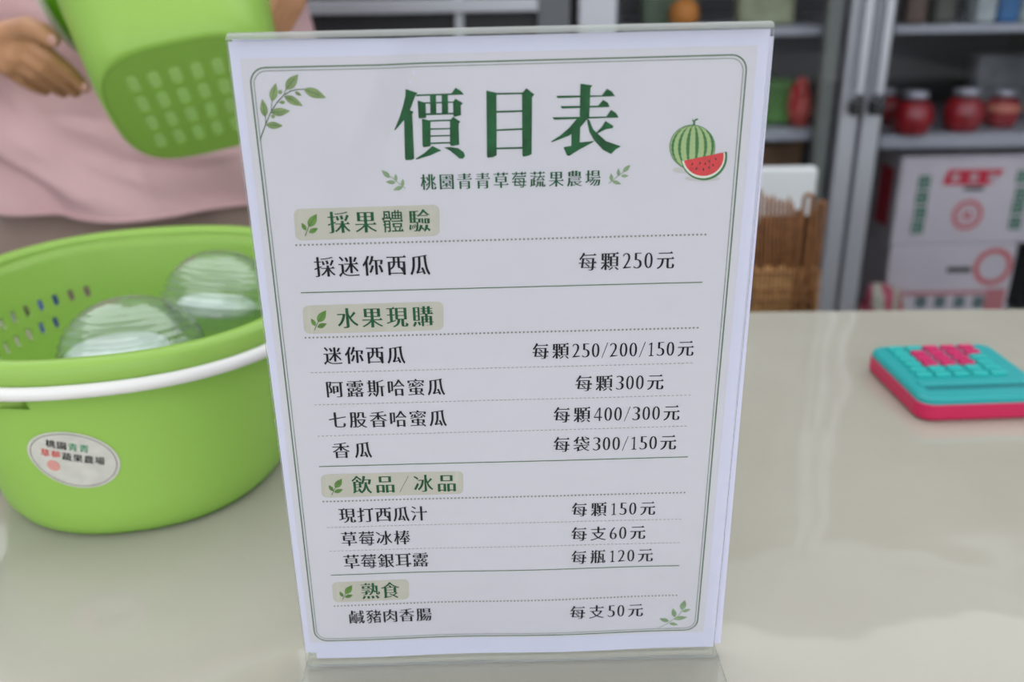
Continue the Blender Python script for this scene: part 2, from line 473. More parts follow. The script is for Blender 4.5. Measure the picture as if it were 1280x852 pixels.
def poly_print(m, pts, mi=0, d=.00030):
    vs, fs = fill_polys([[Vector(p) for p in pts]])
    m.add([W(v.x, v.y, d) for v in vs], fs, mi)
def line_print(m, a, b, wd, mi=0, d=.00030, n=1):
    dd = (b - a); nn = Vector((-dd.y, dd.x)).normalized() * wd / 2
    for i in range(n):
        p = a + dd * (i / n); q = a + dd * ((i + 1) / n)
        m.add([W(*(p + nn), d), W(*(p - nn), d), W(*(q - nn), d), W(*(q + nn), d)], [(0, 1, 2, 3)], mi)

TITLE = [
 [(108,84),(168,104),(157,116),(128,195),(100,240),(55,292),(52,288),(75,235),(95,170),(107,120)],
 [(100,196),(128,190),(148,198),(141,210),(151,432),(138,439),(110,440),(105,430)],
 [(160,112),(337,106),(358,78),(384,94),(400,112),(160,120)],
 [(168,142),(208,153),(211,228),(177,232),(173,225)],
 [(205,151),(350,147),(350,153),(205,158)],
 [(345,152),(356,132),(395,156),(383,166),(385,215),(350,224),(347,212)],
 [(208,206),(350,203),(350,211),(208,215)],
 [(230,116),(260,116),(262,210),(232,211)], [(288,114),(319,113),(321,208),(290,209)],
 [(190,232),(232,243),(233,370),(198,376),(193,366)],
 [(228,240),(335,237),(335,244),(228,248)],
 [(330,242),(345,223),(382,247),(373,257),(376,363),(338,370),(330,362)],
 [(230,281),(333,279),(333,285),(230,288)], [(230,316),(333,314),(333,320),(230,323)], [(230,352),(333,349),(333,356),(230,360)],
 [(242,368),(287,392),(270,398),(235,415),(162,437),(158,433),(205,402)],
 [(300,376),(330,374),(370,380),(398,400),(404,418),(395,432),(378,432),(355,412),(330,392)],
 [(512,92),(556,102),(562,108),(563,415),(545,425),(518,428),(515,420)],
 [(690,105),(712,80),(752,112),(740,125),(738,410),(722,418),(697,423),(692,415)],
 [(556,104),(692,102),(692,110),(556,113)], [(560,194),(692,190),(692,199),(560,203)],
 [(562,286),(692,280),(692,289),(562,294)], [(562,377),(692,374),(692,383),(562,386)],
 [(982,58),(1042,66),(1032,80),(1026,232),(978,240)],
 [(862,118),(1090,116),(1115,83),(1140,98),(1155,120),(868,130)],
 [(882,170),(1070,168),(1095,139),(1118,152),(1128,174),(890,182)],
 [(843,226),(1112,222),(1135,188),(1160,205),(1173,227),(850,238)],
 [(965,232),(1018,232),(985,272),(925,318),(838,351),(836,346),(880,318),(925,280)],
 [(937,270),(982,262),(978,352),(1050,344),(1045,350),(975,388),(925,419),(915,415),(897,375),(937,368)],
 [(1015,232),(1027,240),(1045,285),(1065,305),(1110,345),(1185,371),(1160,385),(1135,409),(1095,388),(1050,340),(1028,300),(1018,260)],
 [(1062,302),(1090,272),(1107,244),(1147,270),(1143,280),(1110,285),(1068,306)]]
m = MB()
for k, pl in enumerate(TITLE): poly_print(m, [S(480 + x / 4, 90 + y / 4) for x, y in pl], 0, .00030 + .000002 * k)
m.build('title_lettering', M['deep'], sheet)

# tinted panels behind the four headings
def rounded(c, r, n=5):
    """c: tl tr br bl -> rounded outline"""
    out = []
    for i in range(4):
        p, a, b = c[i], c[i - 1], c[(i + 1) % 4]
        u, v = (a - p).normalized(), (b - p).normalized()
        for k in range(n + 1):
            t = PI / 2 * k / n
            out.append(p + u * r * (1 - math.sin(t)) + v * r * (1 - math.cos(t)))
    return out
for c in ([(367, 261), (549, 255.5), (549.6, 294.5), (370, 300.5)], [(378, 381.6), (554, 376.3), (554.5, 412), (380.6, 417)],
          [(401, 592.5), (579, 588.3), (579, 617), (402.5, 621.6)], [(414.8, 726.8), (510.8, 723.7), (511.3, 748.9), (417.3, 751.8)]):
    m = MB(); cc = [S(*p) for p in c]; NX, NY = 40, 10; L_ = (cc[1] - cc[0]).length; vs = []
    H_ = (cc[3] - cc[0]).length; r_ = .0026
    xs_ = sorted({0, L_} | {r_ * (1 - math.cos(PI / 2 * k / 6)) for k in range(7)} | {L_ - r_ * (1 - math.cos(PI / 2 * k / 6)) for k in range(7)} | {r_ + (L_ - 2 * r_) * k / NX for k in range(NX + 1)})
    for x in xs_:
        e_ = r_ - min(x, L_ - x) if min(x, L_ - x) < r_ else 0
        ins = r_ - math.sqrt(max(0, r_ * r_ - e_ * e_))
        for j in range(NY + 1):
            v_ = (ins + (H_ - 2 * ins) * j / NY) / H_; u_ = x / L_
            p = (cc[0] * (1 - u_) + cc[1] * u_) * (1 - v_) + (cc[3] * (1 - u_) + cc[2] * u_) * v_; vs.append(W(p.x, p.y, .0002))
    m.add(vs, [(i * (NY + 1) + j, i * (NY + 1) + j + 1, (i + 1) * (NY + 1) + j + 1, (i + 1) * (NY + 1) + j) for i in range(len(xs_) - 1) for j in range(NY)], 0, True)
    m.build('heading_panel', M['tan'], sheet)

ROWS = [('heading_lettering', '採果體驗', 409.8, 538, 278.5, 275.7, 27, 'head'),
 ('heading_lettering', '水果現購', 421.8, 541.8, 397.9, 395.0, 25, 'head'),
 ('heading_lettering', '飲品／冰品', 440, 569.7, 605.9, 603.5, 21.5, 'head'),
 ('heading_lettering', '熟食', 451.5, 499.3, 738.5, 737.2, 19.5, 'head'),
 ('subtitle_lettering', '桃園青青草莓蔬果農場', 525.8, 750.8, 228, 222.5, 19.5, 'head'),
 ('item_lettering', '採迷你西瓜', 392.9, 537.6, 334, 330.7, 25, 'ink'),
 ('item_lettering', '迷你西瓜', 404.4, 506.4, 444.7, 443, 21.5, 'ink'),
 ('item_lettering', '阿露斯哈蜜瓜', 408.2, 556, 486.6, 483, 20.5, 'ink'),
 ('item_lettering', '七股香哈蜜瓜', 411.3, 558.2, 525.2, 522, 20, 'ink'),
 ('item_lettering', '香瓜', 416, 464.6, 563, 561.8, 19.5, 'ink'),
 ('item_lettering', '現打西瓜汁', 423.6, 534, 644.2, 641.6, 18, 'ink'),
 ('item_lettering', '草莓冰棒', 426.6, 512.6, 673.3, 671.6, 17.5, 'ink'),
 ('item_lettering', '草莓銀耳露', 429.8, 535.5, 701.8, 699.4, 17.3, 'ink'),
 ('item_lettering', '鹹豬肉香腸', 436.7, 539.5, 770.6, 767.7, 16, 'ink'),
 ('price_lettering', '每顆250元', 723.5, 842.8, 327.5, 324.7, 22, 'ink'),
 ('price_lettering', '每顆250/200/150元', 665.4, 867.1, 439, 435, 19.5, 'ink'),
 ('price_lettering', '每顆300元', 719.2, 829.5, 479, 477, 19.5, 'ink'),
 ('price_lettering', '每顆400/300元', 691.8, 849.6, 518.4, 515.6, 19, 'ink'),
 ('price_lettering', '每袋300/150元', 691.8, 845.4, 555.4, 552.6, 18.5, 'ink'),
 ('price_lettering', '每顆150元', 714.5, 819.2, 636.9, 634.8, 17, 'ink'),
 ('price_lettering', '每支60元', 714, 806.8, 667.4, 665, 17, 'ink'),
 ('price_lettering', '每瓶120元', 714, 816.2, 696.3, 693.5, 16.5, 'ink'),
 ('price_lettering', '每支50元', 712.4, 804, 764.6, 762.5, 16, 'ink')]
for nm, t, xl, xr, yl, yr, h, mt in ROWS:
    hd = nm == 'heading_lettering'
    lettering(nm, t, xl, xr, yl, yr, h, M[mt], sheet, .030 if hd else .023, -.013)

# rules: solid, dotted, dashed
for a, b in (((376, 365.5), (877.7, 352.2)), ((399, 582.7), (859.7, 570.6)), ((413.8, 717.8), (849, 706.4))):
    m = MB(); line_print(m, S(*a), S(*b), .00042, n=60); m.build('solid_rule', M['border'], sheet)
m = MB()
for a, b, n in (((370.5, 306), (881.5, 292.6), 99), ((382, 421.7), (871.8, 409), 99), ((404.4, 626.3), (855.5, 615), 99), ((418.4, 756.2), (845.5, 743.7), 99)):
    A, B = S(*a), S(*b)
    for k in range(n + 1):
        c = A.lerp(B, k / n); m.add([W(c.x + .00046 * math.cos(t * PI / 3), c.y + .00046 * math.sin(t * PI / 3), .0003) for t in range(6)], [(0, 1, 2, 3, 4, 5)])
o = m.build('dotted_rule', M['dots'], sheet); o['kind'] = 'stuff'
m = MB()
for a, b in (((388.5, 465.4), (868, 453)), ((393, 505.6), (865.6, 493.2)), ((397, 544.7), (860.8, 532)), ((409, 658.6), (853.7, 648)), ((412.3, 688), (851.4, 677.5))):
    A, B = S(*a), S(*b); n = 90
    for k in range(n): line_print(m, A.lerp(B, k / n), A.lerp(B, (k + .55) / n), .00030)
o = m.build('dashed_rule', M['dash'], sheet); o['kind'] = 'stuff'

# double rounded border
def ring(m, c, r, wd, mi=0):
    a = rounded(c, r, 8)
    n = len(a); ctr = sum(a, Vector((0, 0))) / n
    for i in range(n):
        p, q = a[i], a[(i + 1) % n]; L = (q - p).length
        line_print(m, p, q, wd, mi, n=max(1, int(L / .0028)))
bc = [S(311.8, 84.6), S(934.5, 68), S(871, 787), S(394.3, 800)]
m = MB(); ring(m, bc, .0062, .00052)
ctr = sum(bc, Vector((0, 0))) / 4
off = .00125
ic = [p + Vector((off if p.x < 0 else -off, off if p.y < ctr.y else -off)) for p in bc]
ring(m, ic, .0052, .00022)
m.build('double_border', M['border'], sheet)

# leaves
def leaf(m, b, t, wd, mi=0, vein=1, d=.0003):
    b, t = S(*b), S(*t); e = t - b; L = e.length; u = e / L; n = Vector((-u.y, u.x)); k = 8
    up = [b + u * L * i / k + n * wd * L * math.sin(PI * (i / k) ** .8) for i in range(k + 1)]
    dn = [b + u * L * i / k - n * wd * L * math.sin(PI * (i / k) ** .8) for i in range(k - 1, 0, -1)]
    poly_print(m, up + dn, mi, d)
    if vein is not None: line_print(m, b, b + e * .75, .00022, vein, d + .00004)
def stem(m, pts, wd, mi=1):
    for i in range(len(pts) - 1): line_print(m, S(*pts[i]), S(*pts[i + 1]), wd, mi, .00034)
def z7(x, y): return (310 + x / 8.118, 75 + y / 8.118)
m = MB()
stem(m, [z7(125, 810), z7(180, 660), z7(235, 530), z7(300, 425), z7(370, 350), z7(440, 310), z7(500, 294), z7(575, 290)], .00035)
stem(m, [z7(185, 640), z7(182, 570)], .00025); stem(m, [z7(243, 510), z7(248, 415)], .00025); stem(m, [z7(375, 345), z7(392, 290)], .00025); stem(m, [z7(300, 422), z7(335, 425)], .00018)
for b, t, wd in (((180, 575), (150, 390), .21), ((248, 415), (290, 228), .21), ((392, 295), (515, 140), .24), ((575, 290), (803, 375), .20),
                 ((375, 360), (565, 460), .20), ((240, 530), (435, 510), .21), ((190, 655), (360, 662), .22), ((330, 428), (388, 420), .33), ((485, 318), (553, 355), .25)):
    leaf(m, z7(*b), z7(*t), wd)
for p in ((334, 320, .0009), (260, 568, .0008)):
    c = S(*z7(p[0], p[1])); poly_print(m, [(c.x + p[2] * math.cos(k), c.y + p[2] * math.sin(k)) for k in range(6)], 0)
m.build('leaf_sprig_print', [M['leaf'], M['vein']], sheet)
def zh(x, y): return (480 + x / 4, 90 + y / 4)
m = MB()
stem(m, [zh(0, 500), zh(50, 535), zh(108, 582)], .00025, 0)
for b, t, wd in (((30, 528), (-12, 490), .22), ((60, 548), (58, 508), .2), ((58, 552), (8, 548), .2), ((92, 572), (95, 532), .22), ((95, 572), (46, 590), .2)): leaf(m, zh(*b), zh(*t), wd, 0, None)
m.build('leaf_sprig_print', [M['leaf2'], M['vein']], sheet)
m = MB()
stem(m, [zh(1124, 556), zh(1170, 520), zh(1210, 490)], .00025, 0)
for b, t, wd in (((1195, 498), (1232, 464), .22), ((1172, 520), (1172, 480), .2), ((1185, 520), (1224, 518), .2), ((1138, 545), (1135, 506), .22), ((1142, 545), (1186, 560), .2)): leaf(m, zh(*b), zh(*t), wd, 0, None)
m.build('leaf_sprig_print', [M['leaf2'], M['vein']], sheet)
def zf(x, y): return (660 + x / 4.258, 600 + y / 4.258)
m = MB()
stem(m, [zf(693, 788), zf(740, 765), zf(800, 722), zf(830, 680)], .0003, 0)
for b, t, wd in (((818, 690), (835, 638), .25), ((822, 700), (866, 685), .22), ((782, 730), (772, 682), .22), ((775, 740), (848, 728), .18), ((750, 752), (700, 738), .22), ((752, 762), (800, 770), .2)): leaf(m, zf(*b), zf(*t), wd, 0, None)
m.build('leaf_sprig_print', [M['leaf2'], M['vein']], sheet)
def zA(x, y): return (350 + x / 4.733, 240 + y / 4.733)
def zE(x, y): return (380 + x / 5.325, 570 + y / 5.325)
def zG(x, y): return (390 + x / 5.565, 700 + y / 5.565)
for z, s in ((zA, [(170, 205), (218, 128), (155, 225), (128, 180), (172, 238), (226, 212), (150, 258)]),
             (zA, [(225, 768), (273, 697), (210, 790), (185, 745), (222, 798), (278, 775), (205, 815)]),
             (zE, [(208, 210), (253, 147), (195, 230), (165, 190), (202, 238), (260, 218), (185, 256)]),
             (zG, [(233, 230), (280, 168), (217, 248), (193, 212), (230, 252), (286, 236), (213, 270)])):
    m = MB(); leaf(m, z(*s[0]), z(*s[1]), .25); leaf(m, z(*s[2]), z(*s[3]), .25); leaf(m, z(*s[4]), z(*s[5]), .25)
    stem(m, [z(*s[6]), z(*s[0])], .0003, 1); m.build('heading_leaf_print', [M['leaf3'], M['vein']], sheet)

# watermelon picture
def zw(x, y): return S(820 + x / 8.97, 140 + y / 8.97)
WM = [pmat('melon_pale', (.33, .45, .20), .6), pmat('melon_stripe', (.035, .16, .045), .6), pmat('melon_flesh', (.62, .035, .045), .6, var=.15, scale=300),
      pmat('melon_rind', (.66, .66, .60), .6), pmat('melon_seed', (.02, .008, .012), .6), pmat('melon_shade', (.50, .49, .50), .6)]
m = MB()
def ell(cx, cy, rx, ry, rot=0, n=40, a0=0, a1=2 * PI):
    return [zw(cx + rx * math.cos(t) * math.cos(rot) - ry * math.sin(t) * math.sin(rot), cy + rx * math.cos(t) * math.sin(rot) + ry * math.sin(t) * math.cos(rot)) for t in [a0 + (a1 - a0) * k / n for k in range(n)]]
poly_print(m, ell(300, 650, 115, 35), 5, .00022); poly_print(m, ell(520, 745, 200, 30), 5, .00022)
poly_print(m, ell(408, 392, 256, 252), 1, .00028)
poly_print(m, ell(408, 392, 249, 244), 0, .00031)
for k, s in enumerate((-.93, -.62, -.24, .17, .56, .88)):
    L_, R_ = [], []
    for i in range(25):
        t = i / 24; y = 150 + t * 480; cy = (y - 392) / 248
        hw = math.sqrt(max(0, 1 - min(1, abs(cy)) ** 2)); x = 408 + 16 * (1 - t) + 249 * s * hw
        wd = (4 + 17 * math.sin(PI * min(1, t * 1.1)) ** .8) * (1 - .35 * abs(s)) + 3.5 * math.sin(i * 2.4 + k)
        L_.append(zw(x - wd, y)); R_.append(zw(x + wd, y))
    poly_print(m, L_ + R_[::-1], 1, .00035)
poly_print(m, [zw(403, 150), zw(418, 120), zw(402, 85), (zw(412, 80)), zw(425, 95), zw(440, 76), zw(465, 70), zw(475, 85), zw(450, 92), zw(437, 108), zw(440, 150)], 1, .00036)
def slice_(r, cx, cy, rot): return ell(cx, cy, r, r * .97, rot, 30, 0, PI + .001)
base = lambda k, dx, dy: [zw(*p) for p in k]
def half(x0, y0, x1, y1, depth, n=28):
    out = []
    for i in range(n + 1):
        t = PI * i / n; u = (1 - math.cos(t)) / 2
        out.append(zw(x0 + (x1 - x0) * u + .19 * depth * math.sin(t), y0 + (y1 - y0) * u + depth * math.sin(t)))
    return out
poly_print(m, half(280, 548, 792, 442, 262), 1, .00038)
poly_print(m, half(290, 547, 768, 449, 236), 3, .00041)
poly_print(m, half(312, 543, 754, 451, 212), 2, .00044)
for x, y, r in ((405, 580, .5), (490, 570, .2), (550, 577, .1), (595, 550, -.4), (668, 524, -.5), (452, 632, .3), (530, 640, 0), (593, 620, 0), (637, 592, -.4)):
    poly_print(m, ell(x, y, 8, 16, r, 10), 4, .00047)
m.build('watermelon_print', WM, sheet)

# ------------------------------------------------------------------ green plastic baskets
def cell_wall(surf, us, vs_, holes, hole_shape=.9):
    """grid over parameters; cells in `holes` {(i,j)} get a rounded slot"""
    V = []; Fc = []; idx = {}
    def vid(u, v):
        k = (round(u, 6), round(v, 6))
        if k not in idx: idx[k] = len(V); V.append(surf(u, v))
        return idx[k]
    for i in range(len(us) - 1):
        for j in range(len(vs_) - 1):
            u0, u1, v0, v1 = us[i], us[i + 1], vs_[j], vs_[j + 1]
            if (i, j) not in holes:
                Fc.append((vid(u0, v0), vid(u1, v0), vid(u1, v1), vid(u0, v1))); continue
            um, vm = (u0 + u1) / 2, (v0 + v1) / 2; hu, hv = (u1 - u0) / 2, (v1 - v0) / 2
            outer = [(u1, vm), (u1, v1), (um, v1), (u0, v1), (u0, vm), (u0, v0), (um, v0), (u1, v0)]
            inner = []
            for k in range(16):
                t = PI * k / 8; c, s = math.cos(t), math.sin(t)
                inner.append((um + hu * hole_shape * math.copysign(abs(c) ** .55, c), vm + hv * hole_shape * math.copysign(abs(s) ** .55, s)))
            ov = [vid(*p) for p in outer]; b = len(V); V.extend(surf(*p) for p in inner)
            for k in range(8):
                Fc.append((ov[k], ov[(k + 1) % 8], b + (2 * k + 2) % 16, b + 2 * k + 1)); Fc.append((ov[k], b + 2 * k + 1, b + 2 * k))
    return V, Fc

def superell(t, a, b, n=2.4):
    c, s = math.cos(t), math.sin(t); e = math.atan2(s * b, c * a); c, s = math.cos(e), math.sin(e)
    r = (abs(c / a) ** n + abs(s / b) ** n) ** (-1 / n)
    return r * c, r * s

def solid(o, th, off=0):
    s = o.modifiers.new('solid', 'SOLIDIFY'); s.thickness = th; s.offset = off
    return o

VS = [0, .03, .09, .18, .25, .35, .45, .49, .59, .63, .73, .79, .86, .93, 1.0]
def make_basket(prefix, root, H, rimA, rimB, botA, botB, wall_holes, bottom_rows, rim_w=.012, sq=2.3, c0=(0, 0), c1=(0, 0)):
    """axis z up; returns surf(theta, h in 0..1)"""
    def surf(t, h):
        k = h ** .92
        a = botA + (rimA - botA) * k; b = botB + (rimB - botB) * k
        r0 = 1 - .055 * max(0, 1 - h / .09) ** 2          # softened foot
        x, y = superell(t, a * r0, b * r0, sq)
        return Vector((x + c0[0] * (1 - h) + c1[0] * h, y + c0[1] * (1 - h) + c1[1] * h, h * H))
    nU = 120; us = [2 * PI * i / nU for i in range(nU + 1)]
    vs_ = VS
    V, Fc = cell_wall(lambda u, v: surf(u % (2 * PI), v), us, vs_, wall_holes, .72)
    # weld the seam
    me = bpy.data.meshes.new('tub_wall'); me.from_pydata([tuple(v) for v in V], [], Fc)
    bm = bmesh.new(); bm.from_mesh(me); bmesh.ops.remove_doubles(bm, verts=bm.verts, dist=1e-6); bmesh.ops.recalc_face_normals(bm, faces=bm.faces); bm.to_mesh(me); bm.free()
    o = link('tub_wall', me, M['green'], root, True); solid(o, .0022, 0)
    # bottom with slots
    nx, ny = bottom_rows; gu = [-1 + 2 * i / 60 for i in range(61)]
    V = []; Fc = []
    def bs(u, v):                                         # square -> superellipse disc
        r = max(abs(u), abs(v)); t = math.atan2(v, u)
        x, y = superell(t, botA * .945, botB * .945, sq)
        return Vector((x * r + c0[0], y * r + c0[1], 0))
    pu, pv = .0188 / botA, .0326 / botB
    uu = [-1]; cells = []
    inner_u = [(i - nx / 2) * pu for i in range(nx + 1)]; inner_v = [(j - ny / 2) * pv for j in range(ny + 1)]
    def split(lst, gap):
        out = []
        for i in range(len(lst) - 1):
            a, b = lst[i], lst[i + 1]; g = (b - a) * gap
            out += [a + g, b - g]
        return out
    us2 = split(inner_u, .21); vs2 = split(inner_v, .09)
    full_u = [-1, -.93, -.85, -.78] + us2 + [.78, .85, .93, 1]
    full_v = [-1, -.93, -.85, -.78] + vs2 + [.78, .85, .93, 1]
    hol = {(3 + 2 * i, 3 + 2 * j) for i in range(nx) for j in range(ny)}
    def bs2(u, v):
        # straight grid inside, follows the outline near the edge
        r = max(abs(u), abs(v)); w_ = max(0, (r - .71) / .29)
        p = Vector((u * botA + c0[0], v * botB + c0[1], 0)); q = bs(u, v)
        return p.lerp(q, w_ * (2 - w_)) if r > .71 else p
    iu = [full_u.index(us2[2 * i]) for i in range(nx)]; iv = [full_v.index(vs2[2 * j]) for j in range(ny)]
    hol = {(a, b) for a in iu for b in iv}
    V, Fc = cell_wall(bs2, full_u, full_v, hol, .96)
    me = bpy.data.meshes.new('tub_bottom'); me.from_pydata([tuple(v) for v in V], [], Fc)
    o = link('tub_bottom', me, M['green'], root, False); solid(o, .0014, 0)
    # rolled rim
    n = 120; m = MB(); prof = [(0, 0), (.35, .0045), (.75, .0045), (1.0, .0015), (1.04, -.004), (1.0, -.010), (.93, -.010)]
    vs = []
    for dx, dz in prof:
        for i in range(n):
            t = 2 * PI * i / n; p = surf(t, 1); q = surf(t, .96); q.z = p.z
            nrm = Vector((p.x - c1[0], p.y - c1[1], 0)).normalized()
            vs.append(p + nrm * rim_w * dx + Vector((0, 0, dz)))
    m.add(vs, [(r * n + i, r * n + (i + 1) % n, (r + 1) * n + (i + 1) % n, (r + 1) * n + i) for r in range(len(prof) - 1) for i in range(n)], 0, True)
    o = m.build('rim', M['green'], root); solid(o, .0018, 0)
    return surf

# --- the basket standing on the counter
BKX, BKY, BKH = -.268, .2485, .116
rot0 = math.atan2(.1857, .9826)
bk = empty('green_basket', (BKX, BKY, .0015), rot0)
tag(bk, 'lime green plastic basket with white carrying ring and oval sticker, standing on the counter', 'basket')
def bk_local(p): return Matrix.Rotation(-rot0, 3, 'Z') @ (Vector(p) - Vector((BKX, BKY, .0015)))
RA, RB, BA, BB = .122, .137, .096, .128
BC0, BC1 = (.006, -.0135), (0, 0)
def bsurf(t, h):
    k = h ** .92; a = BA + (RA - BA) * k; b = BB + (RB - BB) * k
    x, y = superell(t, a, b, 2.3)
    return Vector((x + BC0[0] * (1 - h), y + BC0[1] * (1 - h), h * BKH))
def hit(px, py, far):
    """parameters (theta, h) where the pixel's ray meets the wall, near or far side"""
    d = ray(px, py); best = None
    for i in range(240):
        t = 2 * PI * i / 240
        for j in range(51):
            h = j / 50; p = Matrix.Rotation(rot0, 3, 'Z') @ bsurf(t, h) + Vector((BKX, BKY, .0015))
            q = p - CAM; e = (q - d * (q.dot(d) / d.dot(d))).length
            side = (p - Vector((BKX, BKY, 0))).dot(Vector((-CAM.x + BKX, BKY - CAM.y, 0)))
            if (side > 0) != far: continue
            if best is None or e < best[0]: best = (e, t, h)
    return best
holes = set()
nU = 120
def cellof(t, h):
    i = int(t / (2 * PI) * nU) % nU; j = max(k for k in range(len(VS) - 1) if VS[k] <= h)
    return i, j
h1 = [hit(*p, True) for p in ((19, 408), (114, 356))]; h2 = [hit(*p, True) for p in ((12, 445), (78, 406))]
print('HOLES', h1, h2)
for rowi, hh in enumerate((h1, h2)):
    (e0, t0, z0), (e1, t1, z1) = hh
    zc = (z0 + z1) / 2; j = cellof(t0, zc)[1]
    i0, i1 = int(t0 / (2 * PI) * nU), int(t1 / (2 * PI) * nU)
    lo, hi = min(i0, i1), max(i0, i1)
    for i in range(lo, hi + 12, 2): holes.add((i % nU, j))
sh = [hit(*p, False) for p in ((343, 545), (343, 575))]
print('SIDE', sh)
for j in (5, 7):
    for i in (-12, -10, -8, -6, -4): holes.add((i % nU, j))
bsf = make_basket('b', bk, BKH, RA, RB, BA, BB, holes, (7, 5), .012, 2.3, BC0, BC1)
# white carrying ring under the lip, with its two ears
n = 120; pts = []
for i in range(n):
    t = 2 * PI * i / n; p = bsurf(t, 1); nn = Vector((p.x, p.y, 0)).normalized(); pts.append(p + nn * .0150 + Vector((0, 0, -.0110)))
m = MB(); m.tube(pts, .0042, 10, closed=True); m.build('carrying_ring', M['white_plastic'], bk)
for sx in (-1, 1):
    t = PI * (1.33 if sx < 0 else .33)
    m = MB()
    vs = []
    for k in range(9):
        tt = t + (k - 4) * .055; p = bsurf(tt, .98); q = bsurf(tt, .80); nn = Vector((p.x, p.y, 0)).normalized()
        wv = math.cos((k - 4) / 4 * PI / 2)
        vs += [q + nn * .0012, p + nn * (.004 + .012 * wv) + Vector((0, 0, -.014)), p + nn * (.004 + .013 * wv) + Vector((0, 0, -.018)), q + nn * .0012 - Vector((0, 0, .004))]
    m.add(vs, [(4 * k + a, 4 * k + (a + 1) % 4, 4 * k + 4 + (a + 1) % 4, 4 * k + 4 + a) for k in range(8) for a in range(4)], 0, True)
    m.build('ring_ear', M['green'], bk)
# sticker wrapped on the wall
hc = hit(90, 573, False); print('STICKER', hc)
tc_, hcn = hc[1], hc[2]
def wrap(x, y, d):                     # x right, y up in metres around the sticker's centre, tilted like the photo's
    # walk along the wall
    ra = .010
    p0 = bsurf(tc_, hcn); pt = bsurf(tc_ + ra, hcn); ph = bsurf(tc_, min(1, hcn + ra))
    st = (pt - p0).length / ra; shh = (ph - p0).length / ra
    t = tc_ + x / st; h = hcn + y / shh
    p = bsurf(t, h); a = bsurf(t + .01, h) - p; b = bsurf(t, h + .01) - p; nn = a.cross(b).normalized()
    if nn.dot(Vector((p.x, p.y, 0))) < 0: nn = -nn
    return p + nn * (.0013 + d)
TILT = math.radians(-13)
def wr(x, y, d): return wrap(x * math.cos(TILT) - y * math.sin(TILT), x * math.sin(TILT) + y * math.cos(TILT), d)
st = None
m = MB(); K = 40; R_ = 6; vs = [wr(0, 0, .0002)]
A_, B_ = .0262, .0185
for r in range(1, R_ + 1):
    for k in range(K): vs.append(wr(A_ * r / R_ * math.cos(2 * PI * k / K), B_ * r / R_ * math.sin(2 * PI * k / K), .0002))
fs = [(0, 1 + k, 1 + (k + 1) % K) for k in range(K)] + [(1 + (r - 1) * K + k, 1 + r * K + k, 1 + r * K + (k + 1) % K, 1 + (r - 1) * K + (k + 1) % K) for r in range(1, R_) for k in range(K)]
m.add(vs, fs, 0, True); st = m.build('oval_sticker', pmat('sticker_paper', (.56, .55, .50), .5, var=.08, scale=120), bk)
m = MB()
def ovalline(m, s, wdt, mi):
    for k in range(60):
        a, b = 2 * PI * k / 60, 2 * PI * (k + 1) / 60
        m.add([wr(A_ * s * math.cos(a), B_ * s * math.sin(a), .0004), wr(A_ * s * math.cos(b), B_ * s * math.sin(b), .0004), wr((A_ * s - wdt) * math.cos(b), (B_ * s - wdt) * math.sin(b), .0004), wr((A_ * s - wdt) * math.cos(a), (B_ * s - wdt) * math.sin(a), .0004)], [(0, 1, 2, 3)], mi)
ovalline(m, .93, .0003, 0)
for txt, x0, y0, em, cols in (('桃園青青', -.0150, .0088, .0056, (0, 0, 1, 1)), ('草莓蔬果農場', -.0185, .0018, .0056, (2, 2, 0, 0, 0, 0))):
    for i, ch in enumerate(txt):
        gs = [raw_glyph(ch)]
        vs, fs = fill_polys(gs[0])
        m.add([wr(x0 + (i * 1.08 + v.x) * em, y0 + (v.y - .36) * em, .0005) for v in vs], fs, cols[i])
        m.add([wr(x0 + (i * 1.08 + v.x + .035) * em, y0 + (v.y - .36) * em, .0005) for v in vs], fs, cols[i])
K = 20; vs = [wr(-.0115 + .0038 * math.cos(2 * PI * k / K), -.0060 + .0036 * math.sin(2 * PI * k / K), .0004) for k in range(K)]
m.add(vs, [tuple(range(K))], 3)
m.build('sticker_lettering', [M['ink'], pmat('sticker_green', (.02, .28, .12), .5), pmat('sticker_red', (.65, .03, .02), .5), pmat('sticker_pink', (.62, .28, .25), .5)], st)

# --- the tilted basket in the person's hands
u = Vector((.9442077, .28701471, .16153753)); v = Vector((-.12224441, .76084665, -.63731365)); nn = Vector((-.30582368, .58200939, .75348321))
hb = bpy.data.objects.new('green_basket', None); COL.objects.link(hb); hb.empty_display_size = .02
C0 = Vector((-.2915, .5227, .2085))
hb.matrix_world = Matrix(((u.x, v.x, nn.x, C0.x), (u.y, v.y, nn.y, C0.y), (u.z, v.z, nn.z, C0.z), (0, 0, 0, 1)))
tag(hb, 'lime green plastic basket held up tilted by the person in pink, slotted bottom showing', 'basket')
make_basket('h', hb, .155, .100, .118, .080, .096, set(), (6, 4), .012, 3.2)
def hb_s(t, h):
    a = .080 + .020 * h; b = .096 + .022 * h; x, y = superell(t, a, b, 3.2); return Vector((x, y, h * .155))
pts = []
for i in range(n):
    t = 2 * PI * i / n; p = hb_s(t, 1); q = Vector((p.x, p.y, 0)).normalized(); pts.append(p + q * .015 + Vector((0, 0, -.0125)))
m = MB(); m.tube(pts, .0042, 10, closed=True); m.build('carrying_ring', M['white_plastic'], hb)

